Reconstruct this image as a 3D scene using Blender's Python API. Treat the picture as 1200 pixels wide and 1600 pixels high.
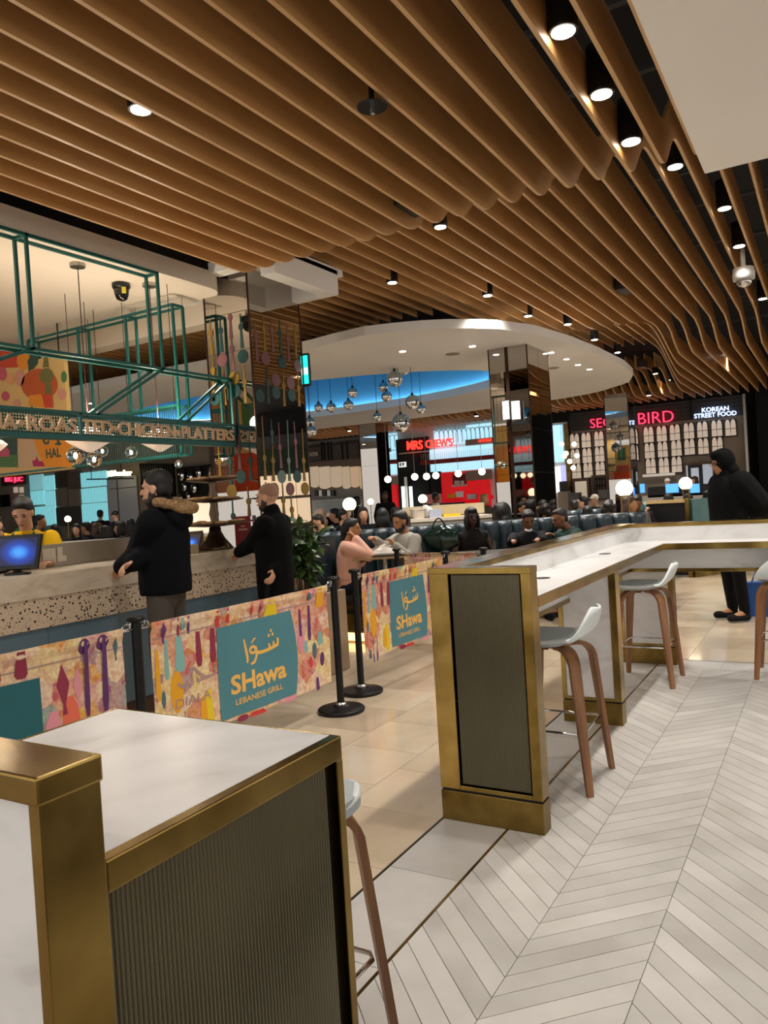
import bpy, bmesh, math, random
from mathutils import Vector, Matrix, Quaternion
random.seed(7)
for o in list(bpy.data.objects): bpy.data.objects.remove(o)
scn = bpy.context.scene
COL = scn.collection
PI = math.pi

# ------------------------------------------------------------------ camera
F, YAW, PITCH, ROLL, EYE = 1198.33, 0.529705, -0.0155509, -0.0610474, 1.5
def cam_axes():
    cy, sy = math.cos(YAW), math.sin(YAW)
    fw = Vector((-sy*math.cos(PITCH), cy*math.cos(PITCH), math.sin(PITCH)))
    r0 = Vector((cy, sy, 0)); u0 = r0.cross(fw)
    r = math.cos(ROLL)*r0 + math.sin(ROLL)*u0
    u = -math.sin(ROLL)*r0 + math.cos(ROLL)*u0
    return r, u, fw
CR, CU, CF = cam_axes()
cam = bpy.data.cameras.new('camera'); camo = bpy.data.objects.new('camera', cam); COL.objects.link(camo)
cam.sensor_fit = 'HORIZONTAL'; cam.sensor_width = 36; cam.lens = F*36/1200; cam.clip_start = .05; cam.clip_end = 200
m = Matrix((CR, CU, -CF)).transposed().to_4x4(); m.translation = (0, 0, EYE)
camo.matrix_world = m
scn.camera = camo
# pixel (1200x1600 frame) -> world point on a known plane
def ray(x, y): return CF + (x-600)/F*CR - (y-800)/F*CU
def gz(x, y, z=0.0): d = ray(x, y); return Vector((0, 0, EYE)) + d*((z-EYE)/d.z)
def onX(x, y, X): d = ray(x, y); return Vector((0, 0, EYE)) + d*(X/d.x)
def onY(x, y, Y): d = ray(x, y); return Vector((0, 0, EYE)) + d*(Y/d.y)
def dep(x, y, t): return Vector((0, 0, EYE)) + ray(x, y)*t

# ------------------------------------------------------------------ view + world
scn.view_settings.view_transform = 'Standard'; scn.view_settings.look = 'None'
scn.view_settings.gamma = 1; scn.view_settings.use_curve_mapping = False
scn.view_settings.exposure = 0.1
w = bpy.data.worlds.new('world'); scn.world = w; w.use_nodes = True
bg = w.node_tree.nodes['Background']; bg.inputs[0].default_value = (1.0, .94, .88, 1); bg.inputs[1].default_value = 1.08

# ------------------------------------------------------------------ materials
def lin(h):
    h = h.lstrip('#'); v = [int(h[i:i+2], 16)/255 for i in (0, 2, 4)]
    return tuple((c/12.92 if c <= .04045 else ((c+.055)/1.055)**2.4) for c in v) + (1,)
MATS = {}
def new_mat(name):
    mt = bpy.data.materials.new(name); mt.use_nodes = True
    nt = mt.node_tree; return mt, nt, nt.nodes['Principled BSDF']
def M(name, hexc=None, rough=.5, metal=0., emit=None, strength=0., trans=0., ior=1.45, alpha=None, coat=0.):
    if name in MATS: return MATS[name]
    mt, nt, b = new_mat(name)
    b.inputs['Base Color'].default_value = lin(hexc); b.inputs['Roughness'].default_value = rough
    b.inputs['Metallic'].default_value = metal
    if emit: b.inputs['Emission Color'].default_value = lin(emit); b.inputs['Emission Strength'].default_value = strength
    if trans: b.inputs['Transmission Weight'].default_value = trans; b.inputs['IOR'].default_value = ior
    if coat: b.inputs['Coat Weight'].default_value = coat
    MATS[name] = mt; return mt
def node(nt, t, **kw):
    n = nt.nodes.new(t)
    for k, v in kw.items():
        if hasattr(n, k): setattr(n, k, v)
        else: n.inputs[k].default_value = v
    return n
def ramp(nt, stops, mode='LINEAR'):
    r = nt.nodes.new('ShaderNodeValToRGB'); cr = r.color_ramp; cr.interpolation = mode
    while len(cr.elements) < len(stops): cr.elements.new(.5)
    for e, (p, c) in zip(cr.elements, stops): e.position = p; e.color = lin(c)
    return r
def coords(nt, scale=(1, 1, 1), kind='Object', loc=(0, 0, 0)):
    tc = nt.nodes.new('ShaderNodeTexCoord'); mp = nt.nodes.new('ShaderNodeMapping')
    mp.inputs['Scale'].default_value = scale; mp.inputs['Location'].default_value = loc
    nt.links.new(tc.outputs[kind], mp.inputs['Vector']); return mp.outputs['Vector']
def NM(name, stops, scale=4., rough=.5, metal=0., stretch=(1, 1, 1), detail=4., bump=0., rnd=0., distort=0., rough2=None, coat=0.):
    """material whose colour wanders along a ramp with a noise; rnd adds a random shade per object"""
    if name in MATS: return MATS[name]
    mt, nt, b = new_mat(name); L = nt.links.new
    v = coords(nt, stretch)
    n = node(nt, 'ShaderNodeTexNoise', Scale=scale, Detail=detail, Distortion=distort); L(v, n.inputs['Vector'])
    fac = n.outputs['Fac']
    r = ramp(nt, stops)
    L(fac, r.inputs['Fac']); colr = r.outputs['Color']
    if rnd:
        oi = nt.nodes.new('ShaderNodeObjectInfo')
        mr = node(nt, 'ShaderNodeMapRange'); mr.inputs['To Min'].default_value = 1-rnd; mr.inputs['To Max'].default_value = 1+rnd
        L(oi.outputs['Random'], mr.inputs['Value'])
        mx = node(nt, 'ShaderNodeVectorMath', operation='SCALE'); L(colr, mx.inputs[0]); L(mr.outputs[0], mx.inputs['Scale'])
        colr = mx.outputs[0]
        # shift the pattern per object too
        ad = node(nt, 'ShaderNodeVectorMath', operation='ADD'); L(v, ad.inputs[0])
        sc = node(nt, 'ShaderNodeMath', operation='MULTIPLY'); sc.inputs[1].default_value = 37.; L(oi.outputs['Random'], sc.inputs[0])
        L(sc.outputs[0], ad.inputs[1]); L(ad.outputs[0], n.inputs['Vector'])
    L(colr, b.inputs['Base Color'])
    b.inputs['Roughness'].default_value = rough; b.inputs['Metallic'].default_value = metal
    if coat: b.inputs['Coat Weight'].default_value = coat
    if rough2 is not None:
        mr2 = node(nt, 'ShaderNodeMapRange'); mr2.inputs['To Min'].default_value = rough; mr2.inputs['To Max'].default_value = rough2
        L(fac, mr2.inputs['Value']); L(mr2.outputs[0], b.inputs['Roughness'])
    if bump:
        bp = node(nt, 'ShaderNodeBump', Strength=bump, Distance=.01); L(fac, bp.inputs['Height']); L(bp.outputs[0], b.inputs['Normal'])
    MATS[name] = mt; return mt
def EM(name, hexc, strength): return M(name, hexc, .5, 0, hexc, strength)

NM('wood_baffle', [(.25, '#ac7f4a'), (.5, '#bd8f58'), (.75, '#c99d66')], 3., .42, stretch=(1, .35, 2.2), detail=6, rnd=.07)
NM('ply_edge', [(.3, '#c79d6a'), (.7, '#d8b283')], 9., .4, stretch=(1, .2, 1))
NM('marble', [(.30, '#b9b6b2'), (.42, '#d5d4d3'), (.55, '#e0dfdf'), (.8, '#e6e5e5')], 2.2, .30, detail=9, distort=1.6, stretch=(1, .6, 1.6))
NM('marble_counter', [(.30, '#a89a86'), (.5, '#c9bba6'), (.75, '#d8ccb8')], 2.6, .25, detail=8, distort=1.2, stretch=(1, 1, 3))
NM('brass', [(.3, '#75602f'), (.5, '#947a42'), (.75, '#b39a5a')], 5.0, .10, 1., detail=7, rough2=.34)
NM('brass_dull', [(.3, '#5c4a26'), (.5, '#7c6534'), (.75, '#957c46')], 6., .2, 1., detail=7, rough2=.5)
NM('walnut', [(.3, '#6a4427'), (.5, '#875a36'), (.75, '#9f6f48')], 6., .4, stretch=(3, 3, .25), detail=6)
NM('chevron', [(.25, '#b4b0aa'), (.5, '#c3c0bb'), (.8, '#d0cdc9')], 3.2, .33, detail=7, rnd=.10, stretch=(1, 1, 1))
NM('border_stone', [(.25, '#aeaba6'), (.5, '#bdbab5'), (.8, '#c9c6c1')], 3., .28, detail=7, rnd=.04)
NM('beige_stone', [(.2, '#a89580'), (.5, '#c0ae96'), (.8, '#cfc0aa')], 2.4, .13, detail=8, rnd=.09, stretch=(1, .5, 1), coat=.15)
NM('beige_bed', [(.2, '#98866f'), (.5, '#b09d85'), (.8, '#c0af98')], 2.4, .25, detail=8, stretch=(1, .5, 1))
NM('white_paint', [(.3, '#d3c8b8'), (.7, '#dacfc0')], 1.2, .75)
NM('white_ceiling', [(.3, '#e4e1dc'), (.7, '#eae8e4')], 1.0, .75)
M('void', '#222120', .9); M('void_pipe', '#3a3a3c', .6)
M('black_metal', '#0c0c0d', .4, .4); M('black_plastic', '#101012', .35); M('black_gloss', '#0a0a0b', .15)
M('chrome', '#d8d8d8', .08, 1.); M('steel', '#a8a49c', .28, 1.)
M('mirror', '#b9b4ae', .015, 1.); M('mirror_warm', '#b0a89e', .02, 1.); M('bronze_trim', '#3b2a20', .35, .8)
M('stool_shell', '#dfe6e6', .35); M('stool_pad', '#a7afb1', .6)
M('green_steel', '#135a55', .4, .2); M('green_mesh', '#1b4a48', .6)
NM('letter_gold', [(.3, '#c9a47e'), (.7, '#d8b894')], 4., .5)
NM('navy_leather', [(.3, '#16242b'), (.7, '#203039')], 5., .38, detail=6); NM('teal_leather', [(.3, '#33595a'), (.7, '#436d6c')], 5., .4)
M('lamp_white', '#ffffff', .4, 0, '#fff1d6', 9.); M('globe', '#fff4dc', .4, 0, '#fff0d0', 4.2)
M('lamp_lens', '#ffffff', .3, 0, '#fff3df', 14.)
M('glass_clear', '#ffffff', .03, 0, trans=1., ior=1.3)
M('grey_paint', '#8d857a', .7); M('dark_panel', '#262324', .6); M('slate', '#4a4846', .6)
M('blue_tile', '#5a7382', .35)
# terrazzo
def terrazzo():
    mt, nt, b = new_mat('terrazzo'); L = nt.links.new
    v = coords(nt, (1, 1, 1))
    n = node(nt, 'ShaderNodeTexNoise', Scale=14., Detail=2.); L(v, n.inputs['Vector'])
    ad = node(nt, 'ShaderNodeVectorMath', operation='MULTIPLY_ADD'); ad.inputs[1].default_value = (.03,)*3
    L(n.outputs['Color'], ad.inputs[0]); L(v, ad.inputs[2])
    out = None
    for sc, thr in ((38., .30), (70., .24)):
        vo = node(nt, 'ShaderNodeTexVoronoi', Scale=sc); L(ad.outputs[0], vo.inputs['Vector'])
        st = node(nt, 'ShaderNodeMath', operation='LESS_THAN'); st.inputs[1].default_value = thr; L(vo.outputs['Distance'], st.inputs[0])
        se = node(nt, 'ShaderNodeSeparateColor'); L(vo.outputs['Color'], se.inputs[0])
        keep = node(nt, 'ShaderNodeMath', operation='LESS_THAN'); keep.inputs[1].default_value = .8; L(se.outputs[1], keep.inputs[0])
        mu = node(nt, 'ShaderNodeMath', operation='MULTIPLY'); L(st.outputs[0], mu.inputs[0]); L(keep.outputs[0], mu.inputs[1])
        r = ramp(nt, [(0, '#15120f'), (.45, '#3a2a1c'), (.6, '#7a3f22'), (.72, '#2f3940'), (.86, '#a08462')], 'CONSTANT'); L(se.outputs[0], r.inputs['Fac'])
        mx = node(nt, 'ShaderNodeMix', data_type='RGBA'); L(mu.outputs[0], mx.inputs['Factor'])
        if out is None: mx.inputs[6].default_value = lin('#cdbba2')
        else: L(out, mx.inputs[6])
        L(r.outputs['Color'], mx.inputs[7]); out = mx.outputs[2]
    L(out, b.inputs['Base Color']); b.inputs['Roughness'].default_value = .3
    MATS['terrazzo'] = mt
terrazzo()
# painted market-stall print for the barrier cloths: patches of warm watercolour
def print_cloth():
    mt, nt, b = new_mat('print_cloth'); L = nt.links.new
    v = coords(nt, (1, 1, 1), 'UV')
    n = node(nt, 'ShaderNodeTexNoise', Scale=9., Detail=5.); L(v, n.inputs['Vector'])
    ad = node(nt, 'ShaderNodeVectorMath', operation='MULTIPLY_ADD'); ad.inputs[1].default_value = (.10,)*3
    L(n.outputs['Color'], ad.inputs[0]); L(v, ad.inputs[2])
    vo = node(nt, 'ShaderNodeTexVoronoi', Scale=7.5); L(ad.outputs[0], vo.inputs['Vector'])
    se = node(nt, 'ShaderNodeSeparateColor'); L(vo.outputs['Color'], se.inputs[0])
    r = ramp(nt, [(0, '#e9c9a0'), (.16, '#d98a72'), (.27, '#ecd79e'), (.40, '#d9a1a0'), (.50, '#eacfb2'), (.60, '#e0a548'), (.68, '#c9605a'), (.76, '#e6c8b4'), (.86, '#9a6c86'), (.93, '#5a9a9a')], 'CONSTANT')
    L(se.outputs[0], r.inputs['Fac'])
    vo2 = node(nt, 'ShaderNodeTexVoronoi', Scale=26.); L(ad.outputs[0], vo2.inputs['Vector'])
    se2 = node(nt, 'ShaderNodeSeparateColor'); L(vo2.outputs['Color'], se2.inputs[0])
    r2 = ramp(nt, [(0, '#e8cda6'), (.3, '#e2b39a'), (.45, '#d77a6a'), (.55, '#f0e0b8'), (.75, '#d9b04e'), (.85, '#b4587a'), (.93, '#e6d0bc')], 'CONSTANT')
    L(se2.outputs[1], r2.inputs['Fac'])
    mx = node(nt, 'ShaderNodeMix', data_type='RGBA'); mx.inputs['Factor'].default_value = .35
    L(r.outputs['Color'], mx.inputs[6]); L(r2.outputs['Color'], mx.inputs[7])
    n2 = node(nt, 'ShaderNodeTexNoise', Scale=40., Detail=4.); L(v, n2.inputs['Vector'])
    r3 = ramp(nt, [(.35, '#d2c4ba'), (.6, '#ffffff')]); L(n2.outputs['Fac'], r3.inputs['Fac'])
    mm = node(nt, 'ShaderNodeMix', data_type='RGBA', blend_type='MULTIPLY'); mm.inputs['Factor'].default_value = .6
    L(mx.outputs[2], mm.inputs[6]); L(r3.outputs['Color'], mm.inputs[7])
    L(mm.outputs[2], b.inputs['Base Color']); b.inputs['Roughness'].default_value = .75
    MATS['print_cloth'] = mt
print_cloth()

# ------------------------------------------------------------------ mesh helpers
ROOT = {}
class MB:
    def __init__(s): s.v = []; s.f = []; s.mi = []; s.cur = 0; s.sm = []; s.smooth = False
    def add(s, vs, fs):
        b = len(s.v); s.v += [tuple(p) for p in vs]
        for f in fs: s.f.append([b+i for i in f]); s.mi.append(s.cur); s.sm.append(s.smooth)
        return s
    def box(s, x0, x1, y0, y1, z0, z1):
        vs = [(x, y, z) for z in (z0, z1) for y in (y0, y1) for x in (x0, x1)]
        return s.add(vs, [(0, 2, 3, 1), (4, 5, 7, 6), (0, 1, 5, 4), (2, 6, 7, 3), (0, 4, 6, 2), (1, 3, 7, 5)])
    def bbox(s, x0, x1, y0, y1, z0, z1, b=.003):
        """box with chamfered edges"""
        bm = bmesh.new(); bmesh.ops.create_cube(bm, size=1)
        for v in bm.verts: v.co = Vector(((x0+x1)/2+v.co.x*(x1-x0), (y0+y1)/2+v.co.y*(y1-y0), (z0+z1)/2+v.co.z*(z1-z0)))
        bmesh.ops.bevel(bm, geom=bm.edges[:], offset=b, segments=2, affect='EDGES', profile=.6)
        return s.frombm(bm)
    def frombm(s, bm):
        bm.verts.index_update(); s.add([v.co[:] for v in bm.verts], [[v.index for v in f.verts] for f in bm.faces]); bm.free(); return s
    def obox(s, c, ax, ay, az, hx, hy, hz):
        c = Vector(c); vs = [c+ax*(i*hx)+ay*(j*hy)+az*(k*hz) for k in (-1, 1) for j in (-1, 1) for i in (-1, 1)]
        return s.add(vs, [(0, 2, 3, 1), (4, 5, 7, 6), (0, 1, 5, 4), (2, 6, 7, 3), (0, 4, 6, 2), (1, 3, 7, 5)])
    def bar(s, a, b, w, h=None, up=(0, 0, 1)):
        """square bar from a to b"""
        a, b = Vector(a), Vector(b); h = h or w; d = (b-a); l = d.length; d = d/l; up = Vector(up)
        if abs(d.dot(up)) > .98: up = Vector((1, 0, 0))
        x = d.cross(up).normalized(); y = x.cross(d).normalized()
        return s.obox((a+b)/2, d, x, y, l/2, w/2, h/2)
    def cyl(s, a, b, r0, r1=None, n=16, caps=True):
        a, b = Vector(a), Vector(b); r1 = r0 if r1 is None else r1; d = (b-a).normalized()
        x = d.orthogonal().normalized(); y = d.cross(x); vs = []
        for p, r in ((a, r0), (b, r1)):
            for i in range(n): t = 2*PI*i/n; vs.append(p+x*(r*math.cos(t))+y*(r*math.sin(t)))
        fs = [(i, (i+1) % n, n+(i+1) % n, n+i) for i in range(n)]
        if caps: fs += [tuple(range(n))[::-1], tuple(range(n, 2*n))]
        return s.add(vs, fs)
    def tube(s, pts, r, n=8, closed=False):
        pts = [Vector(p) for p in pts]; rr = r if isinstance(r, (list, tuple)) else [r]*len(pts); vs = []; N = len(pts); x = None
        for i, p in enumerate(pts):
            if closed: d = (pts[(i+1) % N]-pts[i-1])
            else: d = pts[min(i+1, N-1)]-pts[max(i-1, 0)]
            d.normalize()
            if x is None: x = d.orthogonal().normalized()
            x = (x-d*x.dot(d)).normalized(); y = d.cross(x)
            for k in range(n): t = 2*PI*k/n; vs.append(p+x*(rr[i]*math.cos(t))+y*(rr[i]*math.sin(t)))
        fs = []
        for i in range(N if closed else N-1):
            j = (i+1) % N
            for k in range(n): k2 = (k+1) % n; fs.append((i*n+k, i*n+k2, j*n+k2, j*n+k))
        if not closed: fs += [tuple(range(n))[::-1], tuple(range((N-1)*n, N*n))]
        return s.add(vs, fs)
    def lathe(s, prof, c=(0, 0, 0), n=24):
        c = Vector(c); vs = []; fs = []
        for r, z in prof:
            for k in range(n): t = 2*PI*k/n; vs.append((c.x+r*math.cos(t), c.y+r*math.sin(t), c.z+z))
        for i in range(len(prof)-1):
            for k in range(n): k2 = (k+1) % n; fs.append((i*n+k, i*n+k2, (i+1)*n+k2, (i+1)*n+k))
        fs += [tuple(range(n))[::-1], tuple(range((len(prof)-1)*n, len(prof)*n))]
        return s.add(vs, fs)
    def prism(s, poly, o, u, v, n, t):
        """2D polygon in plane (o,u,v), extruded t along n (both ways 0..t)"""
        o, u, v, n = Vector(o), Vector(u), Vector(v), Vector(n); k = len(poly)
        vs = [o+u*a+v*b for a, b in poly] + [o+u*a+v*b+n*t for a, b in poly]
        fs = [tuple(range(k))[::-1], tuple(range(k, 2*k))] + [(i, (i+1) % k, k+(i+1) % k, k+i) for i in range(k)]
        return s.add(vs, fs)
    def ell(s, c, r, rot=None, n=12, mrings=8):
        c = Vector(c); vs = []; fs = []
        for i in range(mrings+1):
            ph = PI*i/mrings
            for k in range(n):
                t = 2*PI*k/n; p = Vector((r[0]*math.sin(ph)*math.cos(t), r[1]*math.sin(ph)*math.sin(t), r[2]*math.cos(ph)))
                if rot is not None: p = rot @ p
                vs.append(c+p)
        for i in range(mrings):
            for k in range(n): k2 = (k+1) % n; fs.append((i*n+k, (i+1)*n+k, (i+1)*n+k2, i*n+k2))
        return s.add(vs, fs)
    def quad(s, a, b, c, d): return s.add([a, b, c, d], [(0, 1, 2, 3)])
    def mesh(s, name, mats, off=(0, 0, 0), uv=None):
        me = bpy.data.meshes.new(name); off = Vector(off)
        me.from_pydata([tuple(Vector(p)-off) for p in s.v], [], s.f)
        for mt in mats: me.materials.append(MATS[mt] if isinstance(mt, str) else mt)
        if len(mats) > 1: me.polygons.foreach_set('material_index', s.mi)
        me.polygons.foreach_set('use_smooth', s.sm)
        bm = bmesh.new(); bm.from_mesh(me); bmesh.ops.remove_doubles(bm, verts=bm.verts, dist=1e-5)
        bmesh.ops.recalc_face_normals(bm, faces=bm.faces); bm.to_mesh(me); bm.free()
        me.update(); return me
    def build(s, name, mats, parent=None, local=False, smooth=None):
        if not isinstance(mats, (list, tuple)): mats = [mats]
        if smooth is not None: s.sm = [smooth]*len(s.f)
        off = (0, 0, 0) if (parent is None or local) else ROOT[parent.name]
        o = bpy.data.objects.new(name, s.mesh(name, mats, off)); COL.objects.link(o)
        if parent is not None: o.parent = parent
        ROOT[o.name] = Vector(off); return o
def tag(o, label=None, cat=None, group=None, kind=None):
    if label: o['label'] = label
    if cat: o['category'] = cat
    if group: o['group'] = group
    if kind: o['kind'] = kind
    return o
def thing(name, label, cat, loc=(0, 0, 0), group=None, rz=0):
    o = bpy.data.objects.new(name, None); COL.objects.link(o); o.location = loc; o.rotation_euler = (0, 0, rz); o.empty_display_size = .1
    ROOT[o.name] = Vector(loc); return tag(o, label, cat, group)
def solo(mb, name, mats, label, cat, group=None, smooth=None, base=None):
    """a thing that is one mesh; origin at the middle of its base"""
    vs = [Vector(p) for p in mb.v]
    if base is None: base = Vector(((min(p.x for p in vs)+max(p.x for p in vs))/2, (min(p.y for p in vs)+max(p.y for p in vs))/2, min(p.z for p in vs)))
    if smooth is not None: mb.sm = [smooth]*len(mb.f)
    if not isinstance(mats, (list, tuple)): mats = [mats]
    o = bpy.data.objects.new(name, mb.mesh(name, mats, base)); o.location = base; COL.objects.link(o); ROOT[o.name] = base
    return tag(o, label, cat, group)
def struct(mb, name, mats, parent=None):
    o = mb.build(name, mats, parent)
    if parent is None: o['kind'] = 'structure'
    return o
def inst(src, name, parent, loc=(0, 0, 0), rz=0., sc=None):
    """another object sharing src's mesh"""
    o = bpy.data.objects.new(name, src); COL.objects.link(o); o.location = loc; o.rotation_euler = (0, 0, rz)
    if sc: o.scale = sc
    if parent is not None: o.parent = parent
    return o
def copy_tree(o, parent=None, loc=None, rz=None, label=None, group=None):
    c = o.copy(); COL.objects.link(c); c.parent = parent
    if loc is not None: c.location = loc
    if rz is not None: c.rotation_euler = (0, 0, rz)
    if label: c['label'] = label
    if group: c['group'] = group
    for ch in o.children: copy_tree(ch, c)
    return c
UX, UY, UZ = Vector((1, 0, 0)), Vector((0, 1, 0)), Vector((0, 0, 1))
def text_poly(txt, bold=0., ext=.02, space=1.0):
    cu = bpy.data.curves.new('t', 'FONT'); cu.body = txt; cu.size = 1; cu.extrude = ext; cu.offset = bold; cu.resolution_u = 3; cu.space_character = space
    ob = bpy.data.objects.new('t', cu); COL.objects.link(ob)
    dg = bpy.context.evaluated_depsgraph_get(); me = bpy.data.meshes.new_from_object(ob.evaluated_get(dg))
    vs = [v.co.copy() for v in me.vertices]; fs = [list(p.vertices) for p in me.polygons]
    bpy.data.objects.remove(ob); bpy.data.curves.remove(cu); bpy.data.meshes.remove(me)
    x0 = min(v.x for v in vs); x1 = max(v.x for v in vs); y0 = min(v.y for v in vs); y1 = max(v.y for v in vs)
    return vs, fs, x0, x1, y0, y1
def text_on(mb, txt, o, u, v, width, height, depth=.01, bold=0., space=1.0):
    """lettering filling width x height with its lower left corner at o; u right, v up; stands depth out of the plane"""
    vs, fs, x0, x1, y0, y1 = text_poly(txt, bold, .02, space); o, u, v = Vector(o), Vector(u), Vector(v); n = u.cross(v).normalized()
    out = [o+u*((p.x-x0)/(x1-x0)*width)+v*((p.y-y0)/(y1-y0)*height)+n*(depth*(.5+p.z/.04)) for p in vs]
    return mb.add(out, fs)
def spot(name, loc, energy, angle=110, color=(1, .95, .88), blend=.6, r=.05, parent=None, target=None):
    l = bpy.data.lights.new(name, 'SPOT'); l.energy = energy; l.spot_size = math.radians(angle); l.spot_blend = blend; l.color = color; l.shadow_soft_size = r
    o = bpy.data.objects.new(name, l); COL.objects.link(o)
    if parent is not None: o.parent = parent; o.location = Vector(loc)-ROOT[parent.name]
    else: o.location = loc
    return o
# ================================================================== FLOOR
floor = struct(MB().box(-36, 9, -4, 24.5, -.08, -.004), 'floor', 'beige_bed')
MB().box(-1.636, 2.6, -.2, 6.87, -.004, -.0022).build('tile_bed', M('grout', '#4b4640', .9), floor)
def clip_poly(poly, axis, val, keep_less):
    out = []
    for i in range(len(poly)):
        a, b = poly[i], poly[(i+1) % len(poly)]
        ia = (a[axis] <= val) == keep_less or a[axis] == val; ib = (b[axis] <= val) == keep_less or b[axis] == val
        if ia: out.append(a)
        if ia != ib:
            t = (val-a[axis])/(b[axis]-a[axis]); out.append((a[0]+t*(b[0]-a[0]), a[1]+t*(b[1]-a[1])))
    return out
def tile_mesh(poly, mat, z0=-.0035, z1=0.):
    mb = MB(); mb.prism(poly, (0, 0, z0), UX, UY, UZ, z1-z0); return mb.mesh('tile', [mat])
PIT = .1085; G = .0018
YS, YE = .35, 6.495
xs = [-1.311, -.943, -.568, -.193, .182, .557, .932]
rest = MB(); full = {}
for c in range(6):
    x0, x1 = xs[c]+G*.6, xs[c+1]-G*.6; sl = -(x1-x0) if c % 2 == 0 else (x1-x0)
    base = 2.219 if c % 2 == 0 else 2.074
    k0 = int((YS-base-.5)/PIT)-2
    for k in range(k0, k0+68):
        y = base+k*PIT
        poly = [(x0, y+G), (x1, y+sl+G), (x1, y+sl+PIT-G), (x0, y+PIT-G)]
        lo, hi = min(p[1] for p in poly), max(p[1] for p in poly)
        if hi <= YS+.01 or lo >= YE-.01: continue
        if c == 5: p2 = clip_poly(clip_poly(poly, 1, YE, True), 1, YS, False); rest.prism(p2, (0, 0, -.0035), UX, UY, UZ, .0035); continue
        if lo >= YS and hi <= YE:
            key = (c % 2, round(x1-x0, 4))
            if key not in full: full[key] = tile_mesh([(px-x0, py-y) for px, py in poly], 'chevron')
            inst(full[key], 'chevron_tile', floor, (x0, y, 0))
        else:
            p2 = clip_poly(clip_poly(poly, 1, YE, True), 1, YS, False)
            if len(p2) > 2:
                inst(tile_mesh([(px-x0, py-y) for px, py in p2], 'chevron'), 'chevron_tile', floor, (x0, y, 0))
rest.build('chevron_tiling', 'chevron', floor)['kind'] = 'stuff'
struct(MB().box(-1.321, -1.312, -.2, 6.8, -.004, .0008), 'trim_1', 'brass')
struct(MB().box(-1.642, -1.634, -.2, 6.9, -.004, .0006), 'trim_2', M('dark_trim', '#3a3027', .5, .6))
mtile = tile_mesh([(0, 0), (.308, 0), (.308, .6085), (0, .6085)], 'border_stone')
for k in range(12): inst(mtile, 'border_slab', floor, (-1.631, 2.053-.612*4+k*.612, 0))
mtile2 = tile_mesh([(0, 0), (.6085, 0), (.6085, .298), (0, .298)], 'border_stone')
for k in range(7): inst(mtile2, 'border_slab', floor, (-1.318+(-.83+1.318-.612)+k*.612 if k else -1.318, 6.503, 0)) if k else None
inst(tile_mesh([(0, 0), (.4865, 0), (.4865, .298), (0, .298)], 'border_stone'), 'border_slab', floor, (-1.318, 6.503, 0))
struct(MB().box(-1.634, 2.6, 6.803, 6.812, -.004, .0006), 'trim_3', MATS['dark_trim'])
bt = tile_mesh([(0, 0), (.507, 0), (.507, .517), (0, .517)], 'beige_stone')
for i in range(8):
    for j in range(19):
        inst(bt, 'beige_tile', floor, (-1.645-.507-i*.51, .55+j*.52+(.26 if i % 2 else 0), 0))
for i in range(5):
    for j in range(8):
        inst(bt, 'beige_tile', floor, (-1.63+i*.51, 6.815+j*.52, 0))

# ================================================================== CEILING
ZS = 3.55
pe = gz(529, 461, ZS); YEND = pe.y; XF2 = pe.x
C1X = -.7202*YEND; C1Y = C1X/-.822; C1SX = .0975*C1Y; C1SY = .1434*C1Y
XF1 = gz(0, 352, ZS).x
YC = gz(372, 456, ZS).y
ceiling = struct(MB().box(-36, 9, -4, 24.5, 4.9, 5.0), 'ceiling', 'void')
for i, y in enumerate([.6, 1.5, 2.3, 3.0, 3.8, 4.6, 5.5, 6.4, 7.4, 8.5, 9.8, 11.3, 13, 15]):
    MB().bar((-3.2, y, 4.28), (2.5, y+.12*((i % 3)-1), 4.28+.05*(i % 2)), .05, .035).build('conduit', 'void_pipe', ceiling)
for i, x in enumerate([-.35, -1.15, -1.9]):
    MB().bar((x, -1, 4.45), (x+.1, 18, 4.45), .09, .07).build('cable_tray', 'void', ceiling)
def smooth(t): t = max(0., min(1., t)); return t*t*(3-2*t)
PROF1 = [(-9, 3.5), (5.0, 3.5), (5.1, 3.503), (5.18, 3.517), (5.26, 3.56), (5.36, 3.645), (5.46, 3.735), (5.56, 3.81), (5.66, 3.857), (5.78, 3.876), (5.95, 3.88), (60, 3.88)]
def interp(tab, y):
    for (a, za), (b, zb) in zip(tab, tab[1:]):
        if y <= b: return za+(zb-za)*(y-a)/(b-a)
    return tab[-1][1]
def zb(X, Y):
    z = interp(PROF1, Y)
    if Y > 10:
        a = .16+.20*smooth((-X-2.2)/1.1) if X < -2.15 else 0.
        yf = 12.7 if X > -2.2 else 12.9+(-X-2.2)*6.6
        wd = .5 if X > -2.2 else 1.4
        up = a*smooth((Y-11.6)/1.3)
        z = z+up; z = z+(3.56-z)*smooth((Y-(yf-wd))/(2*wd))
    return z
EDGE = [(-30, 8.0), (-5.81, 8.06), (-4.81, 7.87), (-4.21, 8.05), (-3.83, 8.3), (-3.43, 8.71), (-3.07, 9.79), (-2.95, 11.54), (-2.93, 13.2)]
DEPTH = .275; TH = .022
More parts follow.
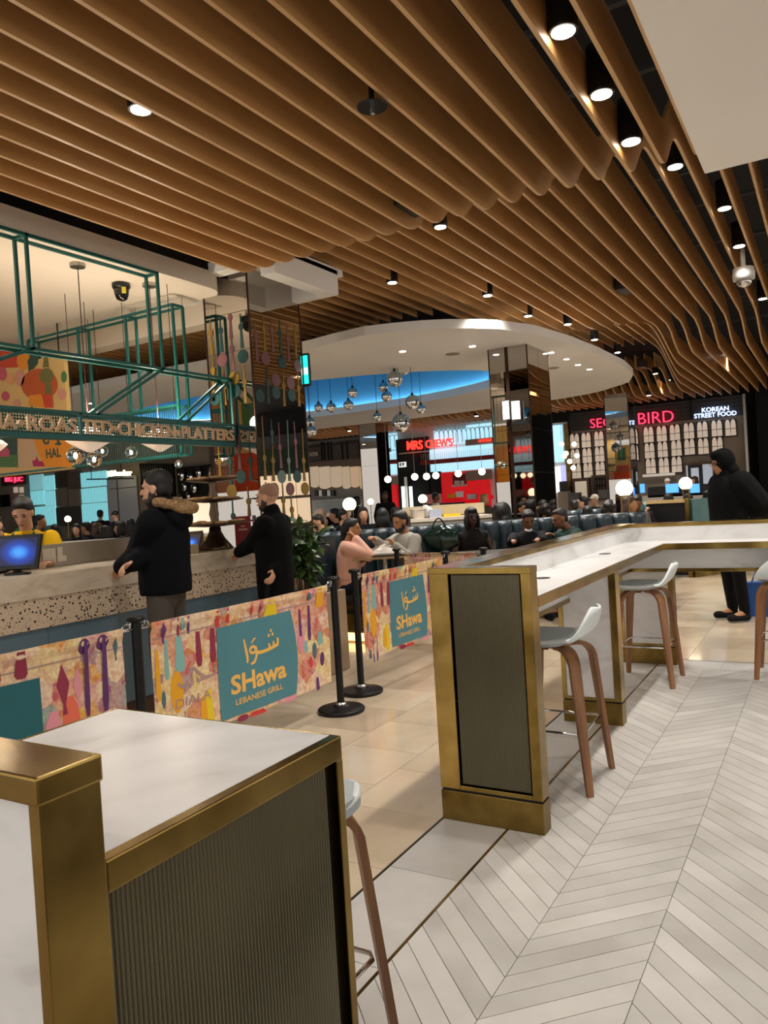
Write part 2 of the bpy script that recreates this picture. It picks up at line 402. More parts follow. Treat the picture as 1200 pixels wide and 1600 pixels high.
def baffle(X, ys, zf, dz=DEPTH):
    mb = MB(); n = len(ys); vs = []
    for y in ys:
        z = zf(X, y)
        for x in (X-TH/2, X+TH/2): vs += [(x, y, z), (x, y, z+dz)]
    # per row: 0 = left bottom, 1 = left top, 2 = right bottom, 3 = right top
    for i in range(n-1):
        a, b = 4*i, 4*i+4
        mb.cur = 1; mb.add([vs[a], vs[a+2], vs[b+2], vs[b]], [(0, 1, 2, 3)])
        mb.cur = 0; mb.add([vs[a], vs[b], vs[b+1], vs[a+1]], [(0, 1, 2, 3)]); mb.add([vs[a+2], vs[a+3], vs[b+3], vs[b+2]], [(0, 1, 2, 3)])
        mb.add([vs[a+1], vs[b+1], vs[b+3], vs[a+3]], [(0, 1, 2, 3)])
    mb.cur = 1
    mb.add([vs[0], vs[1], vs[3], vs[2]], [(0, 1, 2, 3)]); e = 4*(n-1); mb.add([vs[e], vs[e+2], vs[e+3], vs[e+1]], [(0, 1, 2, 3)])
    return mb.build('wood_baffle', ['wood_baffle', 'ply_edge'], ceiling)
def samples(y0, y1, extra):
    s = sorted({y0, y1} | {y for y in extra if y0 < y < y1}); return s
W1 = [4.9+i*.06 for i in range(20)]; W2 = [9+i*.35 for i in range(45)]
def yend(X):
    if X > -2.93: return 20.3+.15*((round(X*5)) % 3)
    return 15.6 if X > -4.3 else interp(EDGE, X)+1.15
for k in range(-1, 60):
    X = -.03-.2*k
    if X > .2: continue
    if X > -.62: y0 = 5.35
    elif X >= -4.3: y0 = -1.6
    else: y0 = YEND+.15
    y1 = yend(X)
    baffle(X, samples(y0, y1, W1+W2), zb)
def zfar(X, Y): return 4.0-.42*smooth((Y-17.7)/1.2)
for k in range(56):
    X = -3.13-.2*k
    baffle(X, samples(17.05, 20.5, [17.05+i*.17 for i in range(21)]), zfar)
# flat white panel to the right
MB().bbox(-.612, 3.2, -1.6, gz(1101.7, 271.7, 3.45).y, 3.45, 3.60, .004).build('white_panel', NM('panel_white', [(.3, '#f4eee4'), (.7, '#f8f3ea')], 1., .6), ceiling)
# white soffit over the grill stall with a rounded nose, then a coffered box around the column
mb = MB()
rc = .28; poly = [(-14, -1.6), (XF1, -1.6), (XF1, YC-rc)]
for i in range(1, 9): t = i/8*PI/2; poly.append((XF1-rc+rc*math.cos(t), YC-rc+rc*math.sin(t)))
poly.append((-14, YC))
mb.prism(poly, (0, 0, ZS), UX, UY, UZ, .16); mb.build('soffit', 'white_paint', ceiling)
MB().box(-14, XF1-.35, YC-.3, YC-.02, ZS+.15, ZS+.25).build('soffit_upstand', 'white_paint', ceiling)
mb = MB(); mb.box(XF2-.16, XF2, YC-.25, YEND, ZS, ZS+.24); mb.box(C1X-.2, XF2-.16, YEND-.1, YEND, ZS, ZS+.24)
mb.box(XF1-.03, XF2-.16, YC-.25, YC-.1, ZS+.14, ZS+.24)
mb.box(-14, XF2, YC-.04, YEND+.1, ZS+.2, ZS+.26); mb.build('coffer', 'white_ceiling', ceiling)
MB().box(-14, C1X-C1SX-.1, YEND-.12, YEND+.1, ZS-.02, ZS+.2).build('fascia_beam', 'white_paint', ceiling)
# low white oval with a blue lit recess
OUT = [(-5.81, 8.06), (-4.81, 7.87), (-4.21, 8.05), (-3.83, 8.3), (-3.43, 8.71), (-3.15, 9.4), (-3.0, 10.4), (-2.93, 11.54), (-2.90, 13.2), (-3.0, 14.3), (-3.3, 15.3), (-4.19, 16.25), (-5.14, 16.62), (-6.79, 16.82), (-9.04, 16.95), (-13, 16.6), (-16, 15.3), (-17.4, 13.3), (-17.4, 11), (-16, 9.2), (-13.5, 8.3), (-9.5, 8.0), (-7.5, 8.0)]
OC = Vector((-9.0, 12.15)); NR = 128
def outer_hit(t):
    d = Vector((math.cos(t), math.sin(t))); best = None
    for i in range(len(OUT)):
        a = Vector(OUT[i])-OC; b = Vector(OUT[(i+1) % len(OUT)])-OC; e = b-a
        den = d.x*e.y-d.y*e.x
        if abs(den) < 1e-9: continue
        s_ = (a.x*e.y-a.y*e.x)/den; q = (a.x*d.y-a.y*d.x)/den
        if s_ > 0 and -1e-6 <= q <= 1+1e-6: best = s_ if best is None else max(best, s_)
    return OC+d*best
ZO = 3.48; mb = MB(); ring = []
for i in range(NR):
    t = 2*PI*i/NR; o = outer_hit(t); d = (o-OC).normalized()
    e = 1/math.sqrt((d.x/4.4)**2+(d.y/2.25)**2); n_ = OC+d*e
    ring += [(n_.x, n_.y, ZO), (o.x, o.y, ZO), (o.x, o.y, ZO+.11), (n_.x, n_.y, ZO+.15)]
for i in range(NR):
    a, b = 4*i, 4*((i+1) % NR)
    for j in range(4): k = (j+1) % 4; mb.add([ring[a+j], ring[b+j], ring[b+k], ring[a+k]], [(0, 1, 2, 3)])
mb.build('oval_ceiling', 'white_ceiling', ceiling)
mb = MB(); vs = []
for i in range(NR):
    t = 2*PI*i/NR; x, y = OC.x+4.62*math.cos(t), OC.y+2.47*math.sin(t); vs += [(x, y, ZO+.13), (x, y, 4.35)]
mb.add(vs, [(2*i, 2*i+1, (2*i+3) % (2*NR), (2*i+2) % (2*NR)) for i in range(NR)]); mb.add([vs[2*i+1] for i in range(NR)], [tuple(range(NR))])
mo = MB(); mo.add([(OC.x+(p[0]-OC.x)*1.012, OC.y+(p[1]-OC.y)*1.012, p[2]+(.02 if p[2] > 4 else .021)) for p in vs], [(2*i, 2*i+1, (2*i+3) % (2*NR), (2*i+2) % (2*NR)) for i in range(NR)]); mo.build('recess_shell', 'void', ceiling)
mb.build('cove_recess', M('cove_blue', '#4797bf', .7), ceiling)
MB().tube([(OC.x+4.53*math.cos(2*PI*i/64), OC.y+2.38*math.sin(2*PI*i/64), ZO+.15) for i in range(64)], .018, 6, True).build('cove_light', EM('cove_strip', '#dcefff', 16.), ceiling)

# ================================================================== FAR WALL (line of stalls) and side shell
YW = 21.6
struct(MB().box(-36, 9, YW+1.2, YW+1.4, -.05, 5), 'wall_back', M('wall_dark', '#2b2725', .8))
struct(MB().box(-36.2, -36, -4, 24, -.05, 5), 'wall_left', M('wall_left_paint', '#5f564b', .8))
struct(MB().box(-1.6, 9, 21.9, 22.0, 0, 4.9), 'wall_right', M('wall_black', '#070708', .8))
# ================================================================== BARS
def ribbed(mb, o, u, n, width, z0, z1, ribs, depth=.008):
    """corrugated sheet standing on o, running along u, ribs pointing along n"""
    o, u, n = Vector(o), Vector(u), Vector(n); k = ribs*6; vs = []
    for i in range(k+1):
        ph = (i % 6)/6; h = depth*abs(math.sin(PI*ph)); p = o+u*(width*i/k)+n*h
        vs += [(p.x, p.y, z0), (p.x, p.y, z1)]
    mb.smooth = True
    mb.add(vs, [(2*i, 2*i+2, 2*i+3, 2*i+1) for i in range(k)])
    b = o-n*.004; e = b+u*width; mb.smooth = False
    mb.add([(b.x, b.y, z0), (e.x, e.y, z0), (e.x, e.y, z1), (b.x, b.y, z1)], [(0, 1, 2, 3)])
NM('rib_glass', [(.3, '#5d5844'), (.7, '#77715a')], 1.6, .14, .55, stretch=(1, 1, .5))
ZT = 1.03
bar = thing('bar_counter', 'long L-shaped white marble bar counter with brass edges and a ribbed glass end panel', 'bar counter', (-1.39, 4.9, 0))
X0, X1 = -1.636, -1.144
# end slab
Y0, Y1 = 3.165, 3.257
mb = MB(); mb.bbox(X0, X1, Y0, Y1, .0, .138, .004); mb.build('plinth', 'brass_dull', bar)
MB().box(X0+.006, X1-.006, Y0+.006, Y1-.004, .136, .15).build('shadow_gap', 'black_metal', bar)
ef = MB(); ef.bbox(X0, X0+.10, Y0, Y1, .148, 1.145, .003); ef.bbox(X1-.045, X1, Y0, Y1, .148, 1.145, .003)
ef.bbox(X0+.10, X1-.045, Y0, Y1, .148, .168, .002); efo = ef.build('end_frame', 'brass', bar)
MB().bbox(X0-.002, X1+.002, Y0-.002, Y1+.002, 1.143, 1.172, .003).build('end_cap', 'brass', bar)
MB().box(X0+.10, X1-.045, Y0+.03, Y1-.006, .168, 1.143).build('end_core', 'black_metal', bar)
mb = MB(); ribbed(mb, (X0+.108, Y0+.014, 0), UX, -UY, X1-X0-.16, .176, 1.137, 40, .006); mb.build('ribbed_glass', 'rib_glass', efo)
# backsplash + ledge (left arm then right arm)
XI, YI = -1.49, 6.57
mb = MB(); mb.box(X0+.01, XI, Y1, YI+.13, .80, 1.145); mb.box(XI, 2.4, YI, YI+.13, .80, 1.145); mb.build('backsplash', 'marble', bar)
mb = MB(); mb.bbox(X0, XI+.006, Y1, YI+.14, 1.143, 1.172, .003); mb.bbox(XI+.006, 2.4, YI-.006, YI+.14, 1.143, 1.172, .003); mb.build('ledge_cap', 'brass', bar)
mb = MB(); mb.bbox(X0, XI+.006, Y1, YI+.14, .772, .80, .003); mb.bbox(XI+.006, 2.4, YI-.006, YI+.14, .772, .80, .003); mb.build('bottom_rail', 'brass', bar)
# worktop, brass nosing
mb = MB(); mb.box(XI, X1-.012, Y1, YI, ZT-.035, ZT); mb.box(X1-.012, 2.4, 6.212, YI, ZT-.035, ZT); mb.build('worktop', 'marble', bar)
mb = MB(); mb.bbox(X1-.012, X1+.002, Y1+.001, 6.2, ZT-.047, ZT+.001, .002); mb.bbox(X1-.012, 2.4, 6.2, 6.212, ZT-.047, ZT+.001, .002); mb.build('worktop_nosing', 'brass', bar)
def pedestal(x0, x1, y0, y1):
    p = MB(); p.bbox(x0, x1, y0, y1, 0, .138, .003); o = p.build('pedestal_plinth', 'brass_dull', bar)
    MB().box(x0+.006, x1-.006, y0+.006, y1-.006, .136, .15).build('shadow_gap', 'black_metal', bar)
    f = MB(); f.bbox(x0, x0+.03, y0, y1, .148, ZT-.035, .002); f.bbox(x1-.045, x1, y0, y1, .148, ZT-.035, .002); f.box(x0+.03, x1-.045, y0, y1, .148, .168); f.build('pedestal_frame', 'brass', bar)
    MB().box(x0+.03, x1-.045, y0+.006, y1-.006, .168, ZT-.035).build('pedestal_panel', 'marble', bar)
pedestal(-1.566, -1.19, 4.82, 4.92)
pedestal(-1.60, -1.16, 6.60, 6.69); pedestal(1.5, 1.94, 6.60, 6.69)
for q in ((848, 903.5), (945, 865.5)):
    c = gz(q[0], q[1], ZT); mb = MB(); mb.cyl((c.x, c.y, ZT-.004), (c.x, c.y, ZT+.003), .04, n=24); mb.build('power_socket', 'black_plastic', bar)

# near counter
XA, YA, YB = -.896, .609, .706
tb = thing('bar_counter', 'short marble-topped counter with dark ribbed glass side and tall brass end post', 'bar counter', (-1.25, .95, 0))
MB().bbox(-1.72, XA, YA, YB, 0, .138, .004).build('plinth', 'brass_dull', tb)
MB().bbox(XA-.022, XA, YA, YB, .138, 1.136, .002).build('end_frame', 'brass', tb); MB().box(-1.72, -1.70, YA, YB, .138, 1.136).build('end_frame', 'brass', tb)
MB().box(-1.70, XA-.022, YA+.003, YB-.003, .138, 1.136).build('end_panel', 'marble', tb)
MB().bbox(-1.725, XA+.003, YA-.004, YB+.003, 1.134, 1.172, .004).build('end_cap', 'brass', tb)
XB, YT, ZN = -1.577, 1.30, 1.02
MB().box(XB+.012, XA-.026, YB, YT-.026 if False else YT-.004, ZN-.03, ZN).build('worktop', 'marble', tb)
mb = MB(); mb.bbox(XA-.026, XA, YB, YT, ZN-.046, ZN+.001, .003); mb.bbox(XB, XB+.012, YB, YT, ZN-.046, ZN+.001, .003); mb.bbox(XB+.012, XA-.026, YT-.004, YT, ZN-.046, ZN+.001, .0015); mb.build('worktop_rim', 'brass', tb)
mb = MB(); mb.bbox(XA-.05, XA, YT-.022, YT, .14, ZN-.046, .002); mb.bbox(XA-.05, XA, YB, YT-.022, .14, .165, .002); mb.build('side_frame', 'brass', tb)
MB().box(XA-.05, XA-.024, YB, YT-.022, .165, ZN-.046).build('side_core', 'black_metal', tb)
mb = MB(); ribbed(mb, (XA-.016, YB+.004, 0), UY, UX, YT-.05-YB, .17, ZN-.05, 62, .006); mb.build('ribbed_glass', 'rib_glass', tb)
MB().box(XA-.05, XA-.004, YB, YT-.004, 0, .14).build('side_plinth', 'brass_dull', tb)
mb = MB(); mb.bbox(XB+.01, XB+.06, YT-.06, YT-.01, 0, ZN-.03, .003); mb.build('leg', 'brass_dull', tb)

# ================================================================== STOOLS (back towards +X of the stool)
def make_stool():
    st = thing('bar_stool', 'x', 'stool', (0, 0, 0), 'bar stools with walnut legs')
    mb = MB(); nu, nv = 14, 22; top = []
    def prof(t):
        if t < .55: return -.20+t/.55*.30, .735-.012*math.sin(t/.55*PI)
        s_ = (t-.55)/.45; a = s_*1.15
        return .10+.15*math.sin(a)/math.sin(1.15)*.98, .735+.165*(1-math.cos(a))/(1-math.cos(1.15))
    def wid(t):
        w_ = .205
        if t < .18: w_ *= math.sqrt(max(.05, 1-((.18-t)/.18)**2*.75))
        if t > .62: w_ *= math.sqrt(max(.02, 1-((t-.62)/.38)**2*.93))
        return w_
    for j in range(nv+1):
        t = j/nv; x, z = prof(t); w_ = wid(t)
        for i in range(nu+1):
            u_ = -1+2*i/nu; top.append(Vector((x+(.0 if t < .6 else -.035*u_*u_*(t-.6)/.4), w_*u_, z+.018*u_*u_*(1 if t < .6 else .3))))
    k = nu+1; mb.smooth = True
    fs = [(j*k+i, j*k+i+1, (j+1)*k+i+1, (j+1)*k+i) for j in range(nv) for i in range(nu)]
    mb.add(top, fs); sh_ = mb.build('seat_shell', 'stool_shell', st, smooth=True)
    md = sh_.modifiers.new('t', 'SOLIDIFY'); md.thickness = .02; md.offset = 0
    md = sh_.modifiers.new('b', 'SUBSURF'); md.levels = 1; md.render_levels = 1
    mb = MB(); poly = []
    for i in range(28):
        t = 2*PI*i/28; c, s_ = math.cos(t), math.sin(t); e = .62
        poly.append((-.055+.145*math.copysign(abs(c)**e, c), .19*math.copysign(abs(s_)**e, s_)))
    mb.prism(poly, (0, 0, .715), UX, UY, UZ, .038); mb.build('seat_pad', 'stool_pad', st)
    MB().box(-.13, .09, -.11, .11, .695, .714).build('seat_plate', 'walnut', st)
    for sx in (-1, 1):
        for sy in (-1, 1):
            mb = MB(); P = []
            top_p = Vector((sx*.03, sy*.05, .69)); c1 = Vector((sx*.13, sy*.145, .715)); c2 = Vector((sx*.15, sy*.165, .62)); foot = Vector((sx*.205, sy*.213, 0))
            for i in range(9):
                t = i/8; P.append((1-t)**2*top_p+2*t*(1-t)*c1+t*t*c2)
            for i in range(1, 9): P.append(c2.lerp(foot, i/8))
            out = Vector((sx, sy*1.04, 0)).normalized(); side = Vector((-out.y, out.x, 0)); rows = []
            for i, p in enumerate(P):
                d = (P[min(i+1, len(P)-1)]-P[max(i-1, 0)]).normalized(); nrm = d.cross(side).normalized()
                w_ = .026+.006*math.sin(PI*min(1, i/9)) if i < 9 else .030-.014*(i-8)/8
                rows.append([p+side*(a*w_)+nrm*(b*.011) for a, b in ((-1, -1), (1, -1), (1, 1), (-1, 1))])
            for i in range(len(rows)-1):
                for j in range(4): mb.add([rows[i][j], rows[i][(j+1) % 4], rows[i+1][(j+1) % 4], rows[i+1][j]], [(0, 1, 2, 3)])
            mb.add(rows[0], [(0, 1, 2, 3)]); mb.add(rows[-1], [(3, 2, 1, 0)])
            for p_i in range(len(mb.v)):
                if mb.v[p_i][2] < .002: mb.v[p_i] = (mb.v[p_i][0], mb.v[p_i][1], 0.)
            mb.build('leg', 'walnut', st)
    f = .29; q = [(sx*(.15+.055*(1-f/.62))*.96, sy*(.165+.048*(1-f/.62))*.96, f) for sx, sy in ((-1, -1), (1, -1), (1, 1), (-1, 1))]
    mb = MB(); pts = []
    for i in range(4):
        a, b = Vector(q[i]), Vector(q[(i+1) % 4]); pts += [a.lerp(b, .06), a.lerp(b, .94)]
    mb.tube(pts, .007, 8, True); mb.build('footrest', 'chrome', st, smooth=True)
    return st
s0 = make_stool()
s0.location = (-1.285, 3.868, 0); s0['label'] = 'grey bar stool with walnut legs beside the ribbed glass end of the long bar'
copy_tree(s0, None, (-1.27, 6.03, 0), 0, 'grey bar stool with walnut legs tucked into the inner corner of the L-shaped bar')
copy_tree(s0, None, (-.335, 6.46, 0), -PI/2, 'grey bar stool seen from behind, facing the short arm of the L-shaped bar')
copy_tree(s0, None, (-1.275, 1.52, 0), PI, 'grey bar stool half hidden behind the short counter with the tall brass post')

# ================================================================== BARRIERS
def post(p, label):
    t = thing('barrier_post', label, 'post', (p[0], p[1], 0), 'black crowd barrier posts'); c = Vector((p[0], p[1], 0))
    MB().lathe([(.165, 0), (.17, .008), (.17, .022), (.16, .03), (.06, .042), (.045, .05)], c, 40).build('base', 'black_metal', t, smooth=False)
    MB().lathe([(.045, .045), (.045, .06), (.036, .07)], c, 24).build('collar', 'steel', t)
    MB().cyl(c+UZ*.05, c+UZ*.945, .026, n=24).build('pole', 'black_metal', t, smooth=False)
    MB().lathe([(.03, .94), (.045, .95), (.047, .962), (.04, .972), (.012, .976)], c, 24).build('cap', 'black_metal', t)
PL, PM1, PM2, PR = (-3.17, 2.78), (-3.12, 4.55), (-3.26, 5.05), (-3.23, 6.63)
P0 = (-3.28, 1.02)
PA, PB = gz(619, 853, 1.0)[:2], gz(755, 851, 1.0)[:2]
post(PL, 'black barrier post clipped between the two nearest printed banners')
post(PM1, 'black barrier post at the end of the larger shawa banner, on a round base')
post(PM2, 'black barrier post starting the smaller shawa banner, on a round base')
post(PR, 'black barrier post behind the marble bar end, between printed banners')
post(P0, 'black barrier post at the far end of the teal-edged banner')
for c in ('tassel_purple:#5c2f66', 'tassel_maroon:#8d2c46', 'tassel_teal:#7fb0ac', 'tassel_yellow:#e0c21e', 'tassel_orange:#e2a21c', 'tassel_red:#c83a3a', 'tassel_pink:#d98f9d', 'teal_print:#4a808c', 'teal_deep:#1d6068', 'gold_print:#e9b65c', 'script_print:#a98a86', 'slate_print:#4c6a72', 'coral_print:#dd6a50'):
    n, h = c.split(':'); M(n, h, .75)
def banner(a, b, label, zt=.925, zb_=.235, bite=.06, logo=None, teal=None, seed=1, sag=.003):
    a, b = Vector((a[0], a[1], 0)), Vector((b[0], b[1], 0)); d = (b-a); L = d.length; d.normalize(); n = Vector((d.y, -d.x, 0))
    if n.x < 0: n = -n
    a2 = a+d*(bite+.03); W = L-2*bite-.06
    t = thing('barrier_banner', label, 'banner', (a.lerp(b, .5).x, a.lerp(b, .5).y, zb_), 'printed barrier banners')
    nu, nv = 48, 20; mb = MB(); vs = []; uv = []
    def P(u_, v_, off=0.):
        z = zt+(zb_-zt)*(1-v_)-sag*math.sin(PI*u_)*v_
        wob = .006*math.sin(u_*9+seed)*(1-v_)+.004*math.sin(u_*23+v_*5+seed)
        fold = .012 if v_ > .90 else 0.
        return a2+d*(W*u_)+n*(wob+fold+off)+UZ*z
    for j in range(nv+1):
        for i in range(nu+1): vs.append(P(i/nu, j/nv)); uv.append((i/nu*W+seed*3.1, j/nv*(zt-zb_)))
    mb.add(vs, [(j*(nu+1)+i, j*(nu+1)+i+1, (j+1)*(nu+1)+i+1, (j+1)*(nu+1)+i) for j in range(nv) for i in range(nu)])
    me = bpy.data.meshes.new('cloth'); off = ROOT[t.name]; me.from_pydata([tuple(p-off) for p in vs], [], mb.f); me.materials.append(MATS['print_cloth'])
    ul = me.uv_layers.new(name='UVMap')
    for lp in me.loops: ul.data[lp.index].uv = uv[lp.vertex_index]
    o = bpy.data.objects.new('cloth', me); COL.objects.link(o); o.parent = t; ROOT[o.name] = off
    md = o.modifiers.new('s', 'SOLIDIFY'); md.thickness = .004; md.offset = -1
    def flat(name, mat, poly, off_=.002):
        """printed shape: polygon in banner (u,v) space, laid on the cloth"""
        m2 = MB(); k = len(poly); vv = [P(u_, v_, off_) for u_, v_ in poly]; m2.add(vv, [tuple(range(k))]); return m2.build(name, mat, t)
    def grid(name, mat, u0, u1, v0, v1, off_=.0025, shape=None):
        m2 = MB(); gu, gv = 16, 12; vv = []
        for j in range(gv+1):
            for i in range(gu+1):
                u_, v_ = u0+(u1-u0)*i/gu, v0+(v1-v0)*j/gv
                if shape: u_, v_ = shape(u_, v_, i/gu, j/gv)
                vv.append(P(u_, v_, off_))
        m2.add(vv, [(j*(gu+1)+i, j*(gu+1)+i+1, (j+1)*(gu+1)+i+1, (j+1)*(gu+1)+i) for j in range(gv) for i in range(gu)]); return m2.build(name, mat, t)
    # rail through the top hem and the clips
    mb = MB(); mb.cyl(a+d*.03+UZ*(zt-.016), b-d*.03+UZ*(zt-.016), .008, n=12); mb.build('rail', 'chrome', t)
    for e, s_ in ((a, 1), (b, -1)):
        mb = MB(); c = e+d*(s_*.062)+UZ*(zt-.002)
        mb.tube([c+d*(.022*math.cos(2*PI*i/16))+UZ*(.016*math.sin(2*PI*i/16)) for i in range(16)], .0045, 6, True)
        c2 = e+d*(s_*.045)+UZ*(zt+.012); mb.tube([c2+n*(.014*math.cos(2*PI*i/14))+UZ*(.014*math.sin(2*PI*i/14)) for i in range(14)], .004, 6, True)
        mb.build('snap_hook', 'chrome', t)
    # seam under the hem
    grid('hem_seam', 'script_print', 0.005, .995, .858, .868, .0022)
    rnd = random.Random(seed)
    def tassel(u_, v_, w_, h_, mat, kind):
        ww = w_/W; hh = h_/(zt-zb_)
        if kind == 0: poly = [(u_-ww*.3, v_), (u_+ww*.3, v_), (u_+ww*.5, v_-hh*.85), (u_+ww*.3, v_-hh), (u_-ww*.3, v_-hh), (u_-ww*.5, v_-hh*.85)]
        elif kind == 1: poly = [(u_, v_), (u_+ww*.5, v_-hh*.4), (u_+ww*.1, v_-hh*.8), (u_+ww*.2, v_-hh), (u_-ww*.2, v_-hh), (u_-ww*.1, v_-hh*.8), (u_-ww*.5, v_-hh*.4)]
        elif kind == 2: poly = [(u_+ww*.5*math.cos(2*PI*i/10), v_-hh/2+hh*.5*math.sin(2*PI*i/10)) for i in range(10)]
        else: poly = [(u_-ww*.12, v_), (u_+ww*.12, v_), (u_+ww*.16, v_-hh*.6), (u_+ww*.5, v_-hh*.7), (u_+ww*.45, v_-hh), (u_-ww*.45, v_-hh), (u_-ww*.5, v_-hh*.7), (u_-ww*.16, v_-hh*.6)]
        flat('print_motif', mat, poly, .002)
    cols = ['tassel_purple', 'tassel_maroon', 'tassel_teal', 'tassel_red', 'tassel_pink', 'tassel_orange']
    return t, P, flat, grid, tassel, W, zt, zb_, d, n
def logo(B, u0, u1, v0, v1, curve=.03):
    t, P, flat, grid, tassel, W, zt, zb_, d, n = B; Hh = zt-zb_
    sh = lambda u_, v_, i, j: (u_+(curve*math.sin(PI*(j*.9+.05))*i), v_)
    pn = grid('logo_panel', 'teal_print', u0, u1, v0, v1, .003, sh)
    du, dv = u1-u0, v1-v0
    def pos(fx, fy, off=.0045): return P(u0+du*fx, v0+dv*fy, off)
    def lay(name, txt, fx0, fx1, fy0, fy1, bold, slant=0.):
        vs, fs, xa, xb, ya, yb = text_poly(txt, bold, 0.); m2 = MB()
        m2.add([pos(fx0+(fx1-fx0)*(p.x-xa)/(xb-xa), fy0+(fy1-fy0)*(p.y-ya)/(yb-ya)+slant*(p.x-xa)/(xb-xa)) for p in vs], fs); m2.build(name, 'gold_print', pn)
    lay('brand_lettering', 'SHawa', .14, .88, .235, .45, .03)
    lay('tagline_lettering', 'LEBANESE GRILL', 0.19, .82, .115, .18, .012)
    def stroke(name, pts, w_):
        m2 = MB(); k = len(pts)
        for i in range(k-1):
            (x1, y1, a1), (x2, y2, a2) = pts[i], pts[i+1]; dx, dy = (x2-x1)*du*W, (y2-y1)*dv*Hh; l = math.hypot(dx, dy) or 1
            nx, ny = -dy/l/(du*W), dx/l/(dv*Hh)
            ex, ey = dx/l*.004/(du*W), dy/l*.004/(dv*Hh)
            m2.add([pos(x1+nx*a1*w_-ex, y1+ny*a1*w_-ey), pos(x1-nx*a1*w_-ex, y1-ny*a1*w_-ey), pos(x2-nx*a2*w_+ex, y2-ny*a2*w_+ey), pos(x2+nx*a2*w_+ex, y2+ny*a2*w_+ey)], [(0, 1, 2, 3)])
        m2.build(name, 'gold_print', pn)
    # arabic wordmark: alef, waw, sheen with its dots
    stroke('arabic_letter', [(.33, .80, .6), (.345, .70, 1), (.36, .60, 1), (.355, .545, .8)], .011)
    loop = [(.445+.045*math.cos(-2*PI*i/12+.6), .665+.035*math.sin(-2*PI*i/12+.6), .9) for i in range(12)]
    stroke('arabic_letter', loop+[(.49, .64, 1), (.485, .58, 1), (.45, .525, 1), (.405, .515, .7)], .010)
    stroke('arabic_letter', [(.49, .62, 1), (.56, .61, 1), (.64, .615, 1), (.72, .63, 1), (.775, .645, 1), (.785, .70, .8), (.775, .72, .6)], .011)
    stroke('arabic_letter', [(.72, .635, 1), (.725, .675, .8), (.72, .695, .6)], .010)
    stroke('arabic_letter', [(.665, .62, 1), (.668, .66, .8), (.66, .68, .6)], .010)
    stroke('arabic_mark', [(.43, .745, .6), (.465, .775, .9), (.485, .785, .6)], .007)
    for fx, fy in ((.665, .775), (.715, .78), (.695, .825)):
        m2 = MB(); m2.add([pos(fx+.018/ (du*W)*math.cos(2*PI*i/10)*.6, fy+.018/(dv*Hh)*math.sin(2*PI*i/10)*.6) for i in range(10)], [tuple(range(10))]); m2.build('arabic_dot', 'gold_print', pn)
def motifs(B, lst):
    for (u_, v_, w_, h_, c, k) in lst: B[4](u_, v_, w_, h_, 'tassel_'+c if not c.endswith('print') else c, k)
# nearest banner (teal panel at its left edge)
B = banner(P0, PL, 'printed barrier banner with a plain dark teal panel and purple tassels, beside the grill counter', seed=1)
B[3]('logo_panel', 'teal_deep', .36, .705, .04, .79, .003)
motifs(B, [(.57, .99, .07, .13, 'maroon', 0), (.65, .99, .065, .125, 'maroon', 0), (.86, .98, .03, .38, 'purple', 0), (.925, .98, .035, .38, 'purple', 0), (.855, .99, .06, .08, 'purple', 2), (.92, .99, .07, .08, 'purple', 2), (.78, .84, .07, .24, 'maroon', 1), (.83, .80, .05, .2, 'pink', 1), (.97, .95, .03, .12, 'slate_print', 1), (.80, .62, .10, .3, 'coral_print', 2), (.86, .38, .05, .10, 'teal', 0), (.91, .30, .05, .1, 'red', 0), (.95, .34, .05, .1, 'slate_print', 0), (.82, .36, .05, .12, 'teal', 0), (.96, .18, .06, .12, 'red', 2), (.89, .2, .05, .15, 'red', 0), (.80, .1, .05, .08, 'coral_print', 2), (.74, .55, .1, .3, 'pink', 2)])
B = banner(PL, PM1, 'large printed barrier banner with a teal shawa logo, nearest the grill counter', seed=2)
logo(B, .305, .735, .03, .835)
MOT = [(.05, .99, .035, .12, 'purple', 1), (.12, .99, .018, .1, 'maroon', 0), (.17, .99, .02, .1, 'purple', 0), (.14, .99, .03, .07, 'teal', 0), (.31, .985, .03, .1, 'red', 0), (.365, .985, .03, .09, 'red', 0), (.50, .985, .02, .1, 'red', 1), (.545, .985, .02, .1, 'maroon', 1), (.61, .98, .13, .115, 'yellow', 0), (.94, .985, .10, .13, 'orange', 0), (.86, .97, .04, .06, 'slate_print', 2), (.12, .845, .075, .2, 'teal', 0), (.06, .845, .03, .22, 'teal', 0), (.215, .845, .05, .2, 'maroon', 0), (.285, .845, .05, .2, 'maroon', 0), (.02, .78, .035, .28, 'orange', 0), (.10, .58, .09, .24, 'orange', 2), (.25, .34, .07, .22, 'yellow', 0), (.22, .30, .06, .16, 'orange', 0), (.09, .23, .02, .2, 'purple', 3), (.13, .23, .02, .2, 'purple', 3), (.80, .82, .03, .22, 'purple', 0), (.86, .84, .035, .24, 'purple', 0), (.93, .55, .06, .09, 'teal', 0), (.83, .50, .05, .08, 'teal', 0), (.89, .46, .05, .12, 'slate_print', 2), (.94, .34, .05, .1, 'purple', 2), (.86, .33, .04, .08, 'red', 2), (.80, .62, .08, .16, 'pink', 2), (.5, .015, .16, .03, 'red', 0), (.42, .02, .1, .04, 'maroon', 2), (.7, .02, .14, .03, 'pink', 0), (.9, .1, .04, .09, 'purple', 0), (.05, .1, .05, .07, 'slate_print', 0), (.04, .45, .03, .1, 'slate_print', 2)]
motifs(B, MOT)
def script(B, us, v_, mat='script_print'):
    for i, u_ in enumerate(us): B[4](u_, v_, .05, .1, mat, i % 2)
